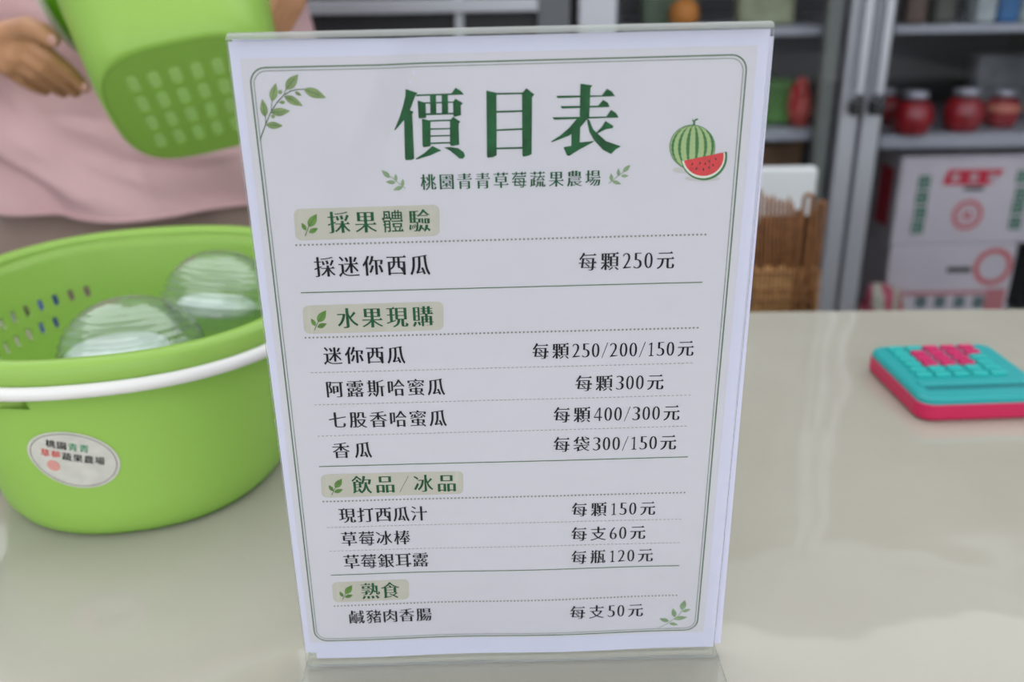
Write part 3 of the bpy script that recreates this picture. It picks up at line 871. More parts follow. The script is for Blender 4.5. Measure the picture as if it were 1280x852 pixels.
# ------------------------------------------------------------------ clear plastic containers in the basket
def clear_tub(loc, R, tilt, az, label, grp='clear plastic containers in the basket', base_off=(0, 0, 0)):
    e = bpy.data.objects.new('clear_container', None); COL.objects.link(e); e.empty_display_size = .02
    e.matrix_world = Matrix.Translation(loc) @ Matrix.Rotation(az, 4, 'Z') @ Matrix.Rotation(tilt, 4, 'X')
    prof = []
    for k in range(34):
        t = k / 33; a = t * PI * .5; r = R * math.cos(a * .98); z = R * .86 * math.sin(a)
        rb = .0009 * math.sin(k * PI / 1.5) if k < 28 else 0
        prof.append((max(.0005, r + rb), z))
    m = MB(); m.lathe(prof, 40); o = m.build('dome', M['pet'], e); solid(o, .0006)
    m = MB(); m.lathe([(R * 1.0, 0), (R * 1.07, .0005), (R * 1.07, -.003), (R, -.004)], 40); m.build('rim', M['pet'], e)
    prof = [(R, -.003), (R * .93, -.015), (R * .84, -.030), (R * .76, -.033)]
    m = MB(); m.lathe(prof, 40); o = m.build('cup', M['pet'], e); solid(o, .0006)
    m = MB(); m.lathe([(.0005, -.014), (R * .66, -.015), (R * .72, -.008), (R * .62, -.004), (.0005, -.002)], 40, 0, Matrix.Translation(base_off))
    m.build('white_base', M['foil'], e)
    tag(e, label, 'container', grp)
    return e
M['pet'] = clear_mat('clear_pet_plastic', (.95, .98, .96), 1.9, .10, .04, (.8, .85, .82))
M['foil'] = pmat('white_film_base', (.72, .78, .78), .35, var=.15, scale=50)
def cen(px, py, z): return onz(px, py, z)
c1 = onz(158, 452, .080); c2 = onz(262, 395, .085)
print('CONT', c1, c2)
clear_tub((c1.x + .004, c1.y + .004, .083), .047, math.radians(-6), .3, 'front clear plastic dome container lying in the green basket on the counter', base_off=(-.010, .006, .012))
clear_tub((c2.x + .002, c2.y + .028, .090), .042, math.radians(-14), -.5, 'rear clear plastic dome container in the green basket, beside the price sign edge', base_off=(-.004, 0, .002))
# a dark blue thing is glimpsed through the far slots; it stands behind the basket on the counter
m = MB(); bx = at(20, 430, .455)
m.lathe([(.0001, 0), (.013, .0), (.0135, .004), (.0135, .050), (.010, .056), (.006, .058), (.006, .066), (.0001, .066)], 20, 0, Matrix.Translation((-.44, .455, .0005)))
o = m.build('blue_bottle', pmat('blue_plastic', (.02, .06, .30), .4)); tag(o, 'small dark blue bottle glimpsed through the slots behind the green basket', 'bottle')

# ------------------------------------------------------------------ calculator
cf = onz(1156, 526, 0); cal = empty('calculator', (cf.x, cf.y, .0004), math.radians(0))
tag(cal, 'teal and magenta pocket calculator lying on the counter at the right', 'calculator')
p_fl = onz(1154, 499, .0195); p_bl = onz(1081, 434, .0195); p_br = onz(1222, 434, .0195)
ang = math.atan2((p_br - p_bl).y, (p_br - p_bl).x)
LW, LD = .104, (p_bl - p_fl).length + .003
cal.location = (p_fl.x - .001, p_fl.y - .001, .0004); cal.rotation_euler = (0, 0, .035)
CT_ = .0195
def rrect(x0, y0, x1, y1, r, n=5):
    out = []
    for cx, cy, a in ((x1 - r, y1 - r, 0), (x0 + r, y1 - r, PI / 2), (x0 + r, y0 + r, PI), (x1 - r, y0 + r, 1.5 * PI)):
        for k in range(n + 1): out.append((cx + r * math.cos(a + PI / 2 * k / n), cy + r * math.sin(a + PI / 2 * k / n)))
    return out
def slab(m, rings, mi=0):
    n = len(rings[0][0]); vs = [(x, y, z) for pts, z in rings for x, y in pts]
    fs = [tuple(range(n))[::-1]] + [(r * n + i, r * n + (i + 1) % n, (r + 1) * n + (i + 1) % n, (r + 1) * n + i) for r in range(len(rings) - 1) for i in range(n)] + [tuple((len(rings) - 1) * n + i for i in range(n))]
    m.add(vs, fs, mi)
m = MB(); slab(m, [(rrect(.0025, .0025, LW - .0025, LD - .0025, .011), 0), (rrect(0, 0, LW, LD, .012), .0025), (rrect(0, 0, LW, LD, .012), .0135), (rrect(.0008, .0008, LW - .0008, LD - .0008, .012), .0140)])
m.build('lower_case', M['magenta'], cal, .0006)
m = MB(); slab(m, [(rrect(.0008, .0008, LW - .0008, LD - .0008, .0115), .0140), (rrect(.001, .001, LW - .001, LD - .001, .0115), .0178), (rrect(.003, .003, LW - .003, LD - .003, .010), CT_)])
m.build('upper_case', M['teal'], cal)
m = MB(); slab(m, [(rrect(.011, .0155, LW - .008, .0215, .001), CT_ - .001), (rrect(.011, .0155, LW - .008, .0215, .001), CT_ + .0002)])
m.build('display_window', M['tealdark'], cal)
m = MB(); slab(m, [(rrect(.009, .0225, LW - .006, .031, .001), CT_ - .001), (rrect(.009, .0225, LW - .006, .031, .001), CT_ + .0010), (rrect(.010, .0235, LW - .007, .030, .001), CT_ + .0016)])
m.build('display_hood', M['teal'], cal)
kx0, ky0 = .012, .036; kw, kd = .0150, (LD - .036 - .006) / 6
MAG = {(1, 2), (2, 2), (3, 2), (1, 3), (2, 3), (3, 3), (1, 4), (2, 4), (3, 4), (2, 5), (3, 5), (4, 5), (4, 4)}
for i in range(6):
    for j in range(6):
        x, y = kx0 + i * kw, ky0 + j * kd
        if x + kw > LW - .004: continue
        m = MB(); g = .0013
        slab(m, [(rrect(x + g, y + g, x + kw - g, y + kd - g, .0018, 2), CT_ - .001), (rrect(x + g, y + g, x + kw - g, y + kd - g, .0018, 2), CT_ + .0018), (rrect(x + g + .001, y + g + .001, x + kw - g - .001, y + kd - g - .001, .0015, 2), CT_ + .0026)])
        m.build('key', M['magkey'] if (i, j) in MAG else M['teal2'], cal)

# ------------------------------------------------------------------ fridge with glass doors
FX0, FX1, FY, FD, FZ1 = .128, 1.235, 1.40, .55, 1.165
fr = empty('display_fridge', ((FX0 + FX1) / 2, FY + FD / 2, FLOOR)); tag(fr, 'tall silver framed two door glass display fridge behind the counter', 'fridge')
def fo(name, boxes, mat, parent=None, bevel=0):
    m = MB(); off = Vector(fr.location) if True else None
    for a, b in boxes: m.box([a[k] - off[k] for k in range(3)], [b[k] - off[k] for k in range(3)])
    o = m.build(name, mat, parent or fr, bevel); return o
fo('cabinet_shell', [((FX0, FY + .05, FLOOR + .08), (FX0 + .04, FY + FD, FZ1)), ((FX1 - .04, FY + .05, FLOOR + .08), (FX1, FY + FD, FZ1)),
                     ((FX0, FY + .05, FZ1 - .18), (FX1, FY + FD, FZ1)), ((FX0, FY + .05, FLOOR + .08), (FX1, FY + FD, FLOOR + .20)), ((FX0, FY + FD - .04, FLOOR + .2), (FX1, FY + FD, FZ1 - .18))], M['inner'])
for x in (FX0 + .03, FX1 - .09):
    for y in (FY + .1, FY + FD - .1): fo('foot', [((x, y, FLOOR), (x + .06, y + .06, FLOOR + .08))], M['black'])
fo('header_panel', [((FX0, FY, FZ1 - .18), (FX1, FY + .049, FZ1))], M['silver'])
CX = .670
def door(x0, x1, hx, wl, wr_):
    z0, z1 = FLOOR + .14, FZ1 - .185
    d = fo('door', [((x0, FY, z0), (x0 + wl, FY + .04, z1)), ((x1 - wr_, FY, z0), (x1, FY + .04, z1)), ((x0 + wl, FY, z0), (x1 - wr_, FY + .04, z0 + .05)), ((x0 + wl, FY, z1 - .05), (x1 - wr_, FY + .04, z1))], M['silver'], None, .003)
    g = fo('glass_pane', [((x0 + wl, FY + .015, z0 + .05), (x1 - wr_, FY + .020, z1 - .05))], M['glass'], d)
    h = fo('handle', [((hx, FY - .030, .075), (hx + .016, FY - .016, .62)), ((hx, FY - .030, .60), (hx + .016, FY, .62)), ((hx, FY - .030, .075), (hx + .016, FY, .095))], M['silver'], d, .004)
    k = fo('handle_cap', [((hx - .001, FY - .031, .052), (hx + .017, FY, .076))], M['black'], d, .002)
    s = fo('gasket', [((x1 - wr_ - .010, FY + .022, z0 + .02), (x1 - wr_, FY + .048, z1 - .02)), ((x0 + wl, FY + .022, z0 + .02), (x0 + wl + .012, FY + .048, z1 - .02))], M['black'], d)
    if hx < .67: fo('inner_frame', [((x1 - wr_ - .036, FY + .022, z0 + .02), (x1 - wr_ - .010, FY + .048, z1 - .02))], pmat('grey_green_frame', (.16, .18, .16), .4), d)
    return d
door(FX0 + .005, CX - .004, .645, .070, .034)
door(CX + .004, FX1 - .005, .682, .036, .05)
fo('centre_post', [((CX - .05, FY + .05, FLOOR + .2), (CX + .02, FY + .085, FZ1 - .18))], M['shelf'])
def shelf(x0, x1, z, th=.022, name='shelf'):
    return fo(name, [((x0, FY + .07, z - th), (x1, FY + .50, z))], M['shelf'], None, .002)
shelf(FX0 + .045, CX - .052, .205, .016); shelf(CX + .022, FX1 - .045, .205, .016)
shelf(FX0 + .045, CX - .052, .012, .022); shelf(CX + .022, FX1 - .045, -.003, .026)
shelf(FX0 + .045, CX - .052, -.42, .022); shelf(CX + .022, FX1 - .045, -.44, .022)
shelf(FX0 + .045, CX - .052, .50, .016); shelf(CX + .022, FX1 - .045, .50, .016)

# jars of red preserve
def jar(x, y, z, R, lab, dim=1):
    e = empty('jam_jar', (x, y, z)); tag(e, lab, 'jar', 'red jars on the fridge shelf')
    m = MB(); m.lathe([(.0005, .001), (R * .72, .001), (R * .80, .006), (R * .98, R * .55), (R, R * .95), (R * .92, R * 1.35), (R * .70, R * 1.62), (.0005, R * 1.64)], 28); m.build('preserve', M['redjam'], e)
    m = MB(); m.lathe([(R * .74, 0), (R * .83, .005), (R * 1.02, R * .55), (R * 1.04, R * .95), (R * .95, R * 1.38), (R * .62, R * 1.72), (R * .60, R * 1.80)], 28); m.build('glass_body', M['glass'], e)
    m = MB(); m.lathe([(.0005, R * 2.08), (R * .60, R * 2.08), (R * .64, R * 2.02), (R * .64, R * 1.78), (R * .60, R * 1.76)], 28); m.build('lid', M['silver'], e)
    return e
zs = -.0025
ja = at(1140, 166, 1.475); jb = at(1205, 163, 1.50); jc = at(1251, 160, 1.52); jd = at(1112, 160, 1.56)
jar(ja.x, 1.485, zs, .040, 'leftmost large jar of dark red preserve on the fridge shelf above the cartons')
jar(jb.x, 1.515, zs, .040, 'middle jar of dark red preserve on the fridge shelf above the cartons')
j3 = jar(jc.x + .01, 1.55, zs, .036, 'rightmost jar of red preserve, with a pale label, on the fridge shelf')
m = MB(); R = .036
vs = []
for k in range(13):
    t = -PI / 2 + (k - 6) * .16 - .2
    for z, r in ((R * .95, 1.06), (R * 1.35, 1.0)): vs.append((R * r * math.cos(t), R * r * math.sin(t), z))
m.add(vs, [(2 * k, 2 * k + 2, 2 * k + 3, 2 * k + 1) for k in range(12)], 0, True); m.build('jar_label', pmat('orange_label', (.50, .16, .10), .6), j3)
jar(jd.x - .004, 1.60, zs, .036, 'jar of red preserve mostly hidden behind the leftmost one on the fridge shelf')

# cartons
def carton(name, x0, x1, z0, z1, y, depth, label):
    e = empty(name, ((x0 + x1) / 2, y + depth / 2, z0)); tag(e, label, 'box', 'white fruit cartons in the fridge')
    w_, h_ = (x1 - x0) / 2, z1 - z0
    m = MB(); m.box((-w_, -depth / 2, 0), (w_, depth / 2, h_)); m.build('carton_body', M['carton'], e, .004)
    return e, w_, h_, -depth / 2 - .0006
def pr(name, e, polys, mats, y):
    m = MB()
    for pl, mi in polys:
        m.add([(x, y - .0004 * mi * 0, z) for x, z in pl], [tuple(range(len(pl)))], mi)
    return m.build(name, mats, e)
def rc(x0, z0, x1, z1): return [(x0, z0), (x1, z0), (x1, z1), (x0, z1)]
def annulus(cx, cz, r0, r1, n=28):
    return [[(cx + r * math.cos(a), cz + r * math.sin(a)) for r, a in ((r0, 2 * PI * k / n), (r1, 2 * PI * k / n), (r1, 2 * PI * (k + 1) / n), (r0, 2 * PI * (k + 1) / n))] for k in range(n)]
def blockchar(cx, cz, s, seed):
    rr = random.Random(seed); out = []
    for z in (-.42, 0, .40): out.append(rc(cx - s * .46, cz + s * (z - .09), cx + s * .46, cz + s * (z + .09)))
    for x in (-.36, rr.choice((0, .05)), .36): out.append(rc(cx + s * (x - .10), cz - s * .45, cx + s * (x + .10), cz + s * .45))
    return out
# upper carton
a = at(1127, 305, 1.49); b = at(1128, 196, 1.49)
X0 = .800; X1 = 1.135
Z0u, Z1u = -.235, -.050
e1, w1, h1_, y1 = carton('fruit_carton', X0, X1, Z0u, Z1u, 1.49, .30, 'upper white fruit carton with a red banner and green characters, in the fridge')
def cx_(px, py, Y=1.49):      # pixel on the carton's front -> local x, height above its foot
    p = at(px, py, Y); return p
def loc(px, py, e, Y=1.49):
    p = at(px, py, Y); return (p.x - e.location.x, p.z - e.location.z)
def q5(x, y): return (1090 + x / 3.547, 160 + y / 3.55)
ban = [loc(*q5(*p), e1) for p in ((308, 252), (520, 252), (592, 182), (340, 184))]
polys = [(ban, 0)]
o = pr('red_banner_print', e1, polys, [M['redprint']], y1)
for k, px in enumerate((370, 452, 532)):
    c = loc(*q5(px, 218), e1)
    pr('banner_character', e1, [(q, 0) for q in blockchar(c[0], c[1], .0165, k)], [M['whiteprint']], y1 - .0005)
for k, (px, py) in enumerate(((232, 240), (220, 308), (212, 376), (200, 440), (668, 215), (660, 290), (645, 352), (632, 420))):
    c = loc(*q5(px, py), e1)
    pr('side_character', e1, [(q, 0) for q in blockchar(c[0], c[1], .027, k + 10)], [M['greenprint']], y1)
c = loc(*q5(422, 385), e1); polys = [(q, 0) for q in annulus(c[0], c[1], .024, .032)] + [(q, 0) for q in annulus(c[0], c[1], .0165, .019)] + [(q, 0) for q in annulus(c[0], c[1] - .001, .0, .0085, 8)]
pr('round_seal_print', e1, polys, [M['pinkprint']], y1)
c = loc(*q5(450, 268), e1); pr('hand_hole', e1, [(rc(c[0] - .020, c[1] - .004, c[0] + .022, c[1] + .004), 0)], [M['black']], y1)
mz = MB(); mz.add([(-w1 - .0006, yy, zz) for yy, zz in ((-.12, .03), (-.05, .03), (-.05, h1_ - .03), (-.12, h1_ - .03))], [(0, 1, 2, 3)]); mz.build('red_side_print', M['redprint'], e1)
# lower carton
e2, w2, h2_, y2 = carton('fruit_carton', .800, 1.068, -.4385, Z0u - .001, 1.485, .30, 'lower white fruit carton with a large red ring and teal characters, in the fridge')
c = loc(*q5(535, 615), e2, 1.485); pr('red_ring_print', e2, [(q, 0) for q in annulus(c[0], c[1], .030, .041)], [M['pinkprint']], y2)
c = loc(*q5(385, 628), e2, 1.485); pr('hand_hole', e2, [(rc(c[0] - .026, c[1] - .006, c[0] + .026, c[1] + .006), 0)], [M['black']], y2)
polys = []
a_, b_ = loc(*q5(190, 730), e2, 1.485), loc(*q5(620, 705), e2, 1.485)
r_ = loc(*q5(508, 712), e2, 1.485); t_ = loc(*q5(190, 742), e2, 1.485)
polys.append((rc(-w2 + .012, t_[1], r_[0], a_[1] + .003), 0)); polys.append((rc(r_[0], .001, w2 - .008, r_[1]), 0))
pr('pink_band_print', e2, polys, [pmat('check_print', (.55, .20, .21), .6, var=.2, scale=160)], y2)
for k, px in enumerate((215, 300, 385, 470)):
    c = loc(*q5(px, 770), e2, 1.485)
    pr('foot_character', e2, [(q, 0) for q in blockchar(c[0], c[1], .024, k + 30)], [M['tealprint']], y2 - .0005)
# bag of red netting at the left of the cartons, on the shelf
def blob(name, c, r, mat, seed, label, cat, sub=4, amp=.25, bump=0):
    bm = bmesh.new(); bmesh.ops.create_icosphere(bm, subdivisions=sub, radius=1)
    for v_ in bm.verts:
        nz = noise.noise(v_.co * 1.7 + Vector((seed, 0, 0))) * amp + noise.noise(v_.co * 4 + Vector((0, seed, 0))) * amp * .4
        co = v_.co * (1 + nz); co.z = max(co.z, -.80); v_.co = Vector((co.x * r[0], co.y * r[1], (co.z + .80) * r[2]))
    me = bpy.data.meshes.new(name); bm.to_mesh(me); bm.free()
    o = link(name, me, mat, None, True); o.location = c; tag(o, label, cat); return o
def stripe_mat(name, c1, c2, sc, dist=6):
    m, nt, b = node_mat(name); tc = nt.nodes.new('ShaderNodeTexCoord'); wv = nt.nodes.new('ShaderNodeTexWave')
    wv.inputs['Scale'].default_value = sc; wv.inputs['Distortion'].default_value = dist
    cr = nt.nodes.new('ShaderNodeValToRGB'); cr.color_ramp.elements[0].color = (*c1, 1); cr.color_ramp.elements[1].color = (*c2, 1)
    cr.color_ramp.elements[0].position = .35; cr.color_ramp.elements[1].position = .6
    nt.links.new(tc.outputs['Object'], wv.inputs[0]); nt.links.new(wv.outputs[1], cr.inputs[0]); nt.links.new(cr.outputs[0], b.inputs['Base Color'])
    b.inputs['Roughness'].default_value = .4; return m
blob('snack_bag', (.785, 1.452, -.4395), (.050, .026, .075), stripe_mat('striped_film', (.55, .10, .16), (.50, .52, .40), 9), 2.0, 'pink and pale green striped plastic bag left of the lower carton in the fridge', 'bag')
# things behind the left door
gz = .0125
gb = MB(); gb.box((-.05, -.03, 0), (.05, .03, .088)); o = gb.build('green_package', pmat('green_film', (.10, .26, .06), .4, var=.3, scale=20), None, .012, 3); o.location = (at(962, 110, 1.56).x, 1.56, gz); tag(o, 'green package on the fridge shelf just right of the price sign', 'package')
ra = at(1004, 105, 1.50)
blob('red_package', (ra.x, 1.51, gz), (.022, .022, .052), stripe_mat('red_film', (.45, .02, .03), (.55, .16, .12), 20), 7.0, 'crumpled red package standing beside the green package behind the left fridge door', 'package')
kb = at(985, 190, 1.60)
m = MB(); m.box((-.06, -.06, 0), (.06, .06, .385)); o = m.build('brown_carton', pmat('brown_carton', (.27, .165, .09), .8, var=.1), None, .003); o.location = (at(965, 170, 1.62).x - .02, 1.62, -.418); o.rotation_euler = (0, 0, .5); tag(o, 'plain brown carton in the fridge seen just above the white foam box', 'box')
# upper left shelf goods
def pack(name, px, py, Y, wd, h, col, label, z=.2055, cat='package'):
    m = MB(); m.box((-wd / 2, -.025, 0), (wd / 2, .025, h)); o = m.build(name, pmat(name + '_mat', col, .45, var=.25, scale=25), None, .008, 3)
    o.location = (at(px, py, Y).x, Y, z); tag(o, label, cat); return o
pack('green_pouch', 835, 12, 1.56, .11, .16, (.07, .12, .06), 'dark green pouch on the top fridge shelf above the price sign')
o = blob('orange_fruit', (at(855, 12, 1.50).x, 1.50, .2055), (.030, .028, .030), pmat('orange_peel', (.55, .20, .02), .5), 3, 'orange fruit on the top fridge shelf showing above the price sign', 'fruit', 3, .05)
pack('pale_pouch', 955, 12, 1.55, .11, .14, (.30, .34, .20), 'pale green pouch on the top fridge shelf near the sign corner')
for px, c, nm, lb in ((1140, (.09, .055, .04), 'brown_pouch', 'dark brown pouch at the left of the top shelf behind the right fridge door'),
                      (1175, (.06, .07, .05), 'olive_pouch', 'dark olive pouch between the brown and white packages on the top right fridge shelf'),
                      (1226, (.34, .40, .40), 'white_package', 'pale package left of the blue one on the top right fridge shelf'),
                      (1254, (.02, .13, .32), 'blue_package', 'blue package on the top right fridge shelf'),
                      (1282, (.34, .42, .40), 'white_package', 'pale package at the right end of the top fridge shelf')):
    pack(nm, px, 15, 1.50, .040, .17, c, lb)
# dark jar-bag behind the jars
o = pack('grey_bundle', 1260, 90, 1.72, .16, .13, (.20, .22, .23), 'pale grey wrapped bundle at the back of the jar shelf', -.0025, 'bundle')

# ------------------------------------------------------------------ dark cabinet with grey rails, left of the fridge
cb = empty('black_cabinet', (-.45, 1.72, FLOOR)); tag(cb, 'tall black cabinet with grey horizontal rails behind the price sign, left of the fridge', 'cabinet')
def cbx(name, a, b, mat, bevel=0):
    m = MB(); m.box([a[k] - cb.location[k] for k in range(3)], [b[k] - cb.location[k] for k in range(3)]); return m.build(name, mat, cb, bevel)
cbx('cabinet_body', (-1.02, 1.43, FLOOR), (.118, 2.0, 1.165), M['dark'])
cbx('side_stile', (.060, 1.405, FLOOR), (.118, 1.43, 1.165), pmat('dull_grey_frame', (.12, .13, .145), .5))
for z in (.243, -.10, -.45, .62): cbx('rail', (-1.02, 1.400, z), (.060, 1.43, z + .024), M['silver'], .003)
for x in (-.085, -.56): cbx('divider', (x - .008, 1.410, FLOOR + .02), (x + .008, 1.43, 1.11), M['silver'], .002)

# ------------------------------------------------------------------ rattan baskets and foam box behind the counter
tb = empty('side_table', (.42, .93, FLOOR)); tag(tb, 'low pale side table behind the counter carrying the rattan basket and foam box', 'table')
m = MB(); m.box((-.13, -.13, .585), (.05, .19, .60)); m.build('table_top', M['foam'], tb, .003)
for sx in (-.12, .02):
    for sy in (-.12, .17):
        m = MB(); m.box((sx, sy, 0), (sx + .02, sy + .02, .585)); m.build('leg', M['silver'], tb)
m = MB(); pA = at(1031, 212, 1.02)
m.box((-.10, -.012, 0), (0, .012, pA.z + .196)); o = m.build('foam_box', M['foam'], None, .004, 2); o.location = (pA.x, 1.06, -.1995); tag(o, 'white foam box standing behind the brown rattan basket', 'box')
rb = empty('rattan_basket', (.40, .88, -.1995)); tag(rb, 'tall brown rattan basket of upright canes beside the right edge of the sign', 'basket')
def rbp(px, py, Y): p = at(px, py, Y); return Vector((p.x, Y, p.z)) - Vector(rb.location)
k = 0
canes = []
topy = [(946, 232), (951, 233), (957, 240), (962, 243), (967, 241), (972, 246), (977, 246), (982, 248), (987, 243), (991, 250)]
for i, (px, py) in enumerate(topy):
    for row, Y in enumerate((.84,)):
        t = rbp(px, py + 3, Y); b = rbp(px - 3, 395, Y); b.z = .003
        m = MB(); m.tube([b, b.lerp(t, .5) + Vector((0, -.002, 0)), t + Vector((0, 0, -.004)), t + Vector((0, .002, 0))], [.0018, .0020, .0021, .0012], 8)
        m.build('cane', M['cane'], rb)
def loop(px0, px1, top, r):
    a = rbp(px0, 300, .83); c = rbp(px1, 300, .83); mid = (a + c) / 2; R = (c.x - a.x) / 2; tz = rbp((px0 + px1) / 2, top, .83).z - R
    pts = [Vector((a.x - .003, a.y, .003))] + [Vector((a.x, a.y, z)) for z in (tz * .5, tz * .9)]
    pts += [Vector((mid.x - R * math.cos(q), a.y, tz + R * math.sin(q))) for q in [PI * i / 8 for i in range(9)]]
    pts += [Vector((c.x, a.y, tz * .9)), Vector((c.x, a.y, tz * .5)), Vector((c.x - .003, a.y, .003))]
    m = MB(); m.tube(pts, r, 8); return m.build('loop_handle', M['cane'], rb)
loop(1000, 1010, 243, .0030); loop(1018, 1026, 252, .0026)
for i, px in enumerate((995, 999, 1014, 1018, 1022)):
    t = rbp(px, 262, .842); b = rbp(px - 3, 395, .842); b.z = .003
    m = MB(); m.tube([b, t], .0022, 8); m.build('cane', M['cane'], rb)
# lighter splints standing before the lower half, tied by three woven bands
for i in range(15):
    px = 944 + i * 5.6
    t = rbp(px + 1.2, 334 + 3 * math.sin(i * 1.9), .834); b = rbp(px - 1.5, 395, .834); b.z = .003
    m = MB(); m.tube([b, t], [.0024, .0022], 6); m.build('splint', M['cane2'], rb)
for py in (341, 362, 376):
    zz = rbp(980, py, .829).z; x0 = rbp(942, 360, .829).x; x1 = rbp(1025, 360, .829).x; yy = rbp(980, 360, .8295).y
    m = MB(); m.tube([Vector((x0 + (x1 - x0) * i / 30, yy + .0012 * math.cos(i * PI), zz)) for i in range(31)], .0018, 6); m.build('woven_band', M['cane'], rb)
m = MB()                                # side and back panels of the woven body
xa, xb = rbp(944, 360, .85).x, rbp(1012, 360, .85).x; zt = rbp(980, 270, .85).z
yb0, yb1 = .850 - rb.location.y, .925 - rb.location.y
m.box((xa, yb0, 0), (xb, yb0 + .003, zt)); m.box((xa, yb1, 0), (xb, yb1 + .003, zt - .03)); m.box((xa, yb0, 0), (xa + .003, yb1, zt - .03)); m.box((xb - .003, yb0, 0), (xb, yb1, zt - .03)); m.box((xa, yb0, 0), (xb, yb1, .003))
m.build('woven_body', stripe_mat('gap_shade_weave', (.035, .014, .006), (.10, .04, .015), 60, 2), rb)  # body colour darkened to paint in the shade between the canes

# ------------------------------------------------------------------ the person
PX, PY = -.475, .872
person = empty('person', (PX, PY, FLOOR)); tag(person, 'person in a pink shirt and taupe trousers behind the counter, holding a tilted green basket', 'person')
PO = Vector((PX, PY, FLOOR))
def capsule(bm, a, b, ra, rb_, n=16, steps=5):
    a, b = Vector(a), Vector(b); d = b - a; L = d.length
    t = d.normalized() if L > 1e-6 else Vector((0, 0, 1)); up = t.orthogonal().normalized(); sd = t.cross(up); rings = []
    seq = []
    for k in range(steps): q = PI / 2 * k / steps; seq.append((-math.cos(q) * ra, math.sin(q) * ra))
    seq = [(-ra * .999, ra * .03)] + seq[1:] + [(0, ra), (L, rb_)] + [(L + math.sin(PI / 2 * k / steps) * rb_, math.cos(PI / 2 * k / steps) * rb_) for k in range(1, steps)] + [(L + rb_ * .999, rb_ * .03)]
    for z, r in seq: rings.append([bm.verts.new(a + t * z + (up * math.cos(2 * PI * k / n) + sd * math.sin(2 * PI * k / n)) * r) for k in range(n)])
    for i in range(len(rings) - 1):
        for k in range(n): bm.faces.new((rings[i][k], rings[i][(k + 1) % n], rings[i + 1][(k + 1) % n], rings[i + 1][k]))
    bm.faces.new(rings[0][::-1]); bm.faces.new(rings[-1])
def chain(bm, pts, rs):
    for i in range(len(pts) - 1): capsule(bm, pts[i], pts[i + 1], rs[i], rs[i + 1])
def fused(name, bm, vox, mat, parent, smooth=4):
    for v_ in bm.verts: v_.co -= PO
    bmesh.ops.recalc_face_normals(bm, faces=bm.faces)
    me = bpy.data.meshes.new(name); bm.to_mesh(me); bm.free()
    o = link(name, me, mat, parent)
    r = o.modifiers.new('remesh', 'REMESH'); r.mode = 'VOXEL'; r.voxel_size = vox; r.use_smooth_shade = True
    s = o.modifiers.new('smooth', 'SMOOTH'); s.factor = .5; s.iterations = smooth
    return o
# key points
RSH, LSH = Vector((PX - .185, PY + .02, .50)), Vector((PX + .185, PY + .02, .50))
REL, RWR = Vector((-.80, .74, .235)), at(-32, 52, .615)
LEL, LWR = Vector((-.21, .86, .38)), Vector((-.218, .70, .365))
bm = bmesh.new()
chain(bm, [RSH, REL, REL.lerp(RWR, .5), RWR], [.050, .041, .038, .026])
# right hand (at the left of the photo)
def A(x, y, Y): return at(x / 5.325, y / 5.325, Y)     # zoomed-pixel helper for the hand
palm = [(A(-60, 250, .612), A(170, 230, .590), .0150), (A(-60, 300, .615), A(150, 300, .592), .0160), (A(-60, 350, .615), A(110, 370, .592), .0150), (A(-60, 390, .618), A(60, 430, .595), .0130), (A(-20, 240, .60), A(120, 210, .585), .0130)]
for a, b, r in palm: capsule(bm, a, b, r, r * .85)
chain(bm, [RWR, A(0, 320, .61)], [.026, .020])
chain(bm, [A(60, 220, .592), A(190, 185, .578), A(280, 215, .570), A(345, 262, .566)], [.0125, .0112, .0098, .0085])          # thumb
FING = [([(150, 255, .588), (330, 375, .582), (450, 470, .590), (560, 580, .600)], [.0092, .0086, .0078, .0066]),
        ([(130, 330, .590), (285, 440, .588), (400, 530, .600), (500, 610, .612)], [.0094, .0088, .0078, .0066]),
        ([(90, 395, .593), (225, 490, .596), (330, 560, .608), (420, 615, .620)], [.0090, .0082, .0074, .0062]),
        ([(40, 450, .597), (140, 520, .604), (220, 570, .614), (300, 605, .624)], [.0080, .0072, .0066, .0056])]
for pts, rs in FING: chain(bm, [A(*p) for p in pts], rs)
# left arm and hand on the far right side of the held basket
chain(bm, [LSH, LEL, LEL.lerp(LWR, .5), LWR], [.050, .041, .037, .026])
hb2 = Vector((-.214, .625, .318))
for k in range(4):
    o_ = Vector((.004 * k - .004, .010 * k - .012, -.004 * k))
    capsule(bm, LWR + o_ * .5, hb2 + o_, .014, .011)
    chain(bm, [hb2 + o_, hb2 + o_ + Vector((-.006, -.028, -.020)), hb2 + o_ + Vector((-.018, -.044, -.042)), hb2 + o_ + Vector((-.032, -.048, -.058))], [.0092, .0086, .0078, .0066])
chain(bm, [LWR, hb2 + Vector((-.012, .004, .028)), hb2 + Vector((-.030, -.018, .040)), hb2 + Vector((-.050, -.030, .044))], [.018, .0125, .0105, .0085])
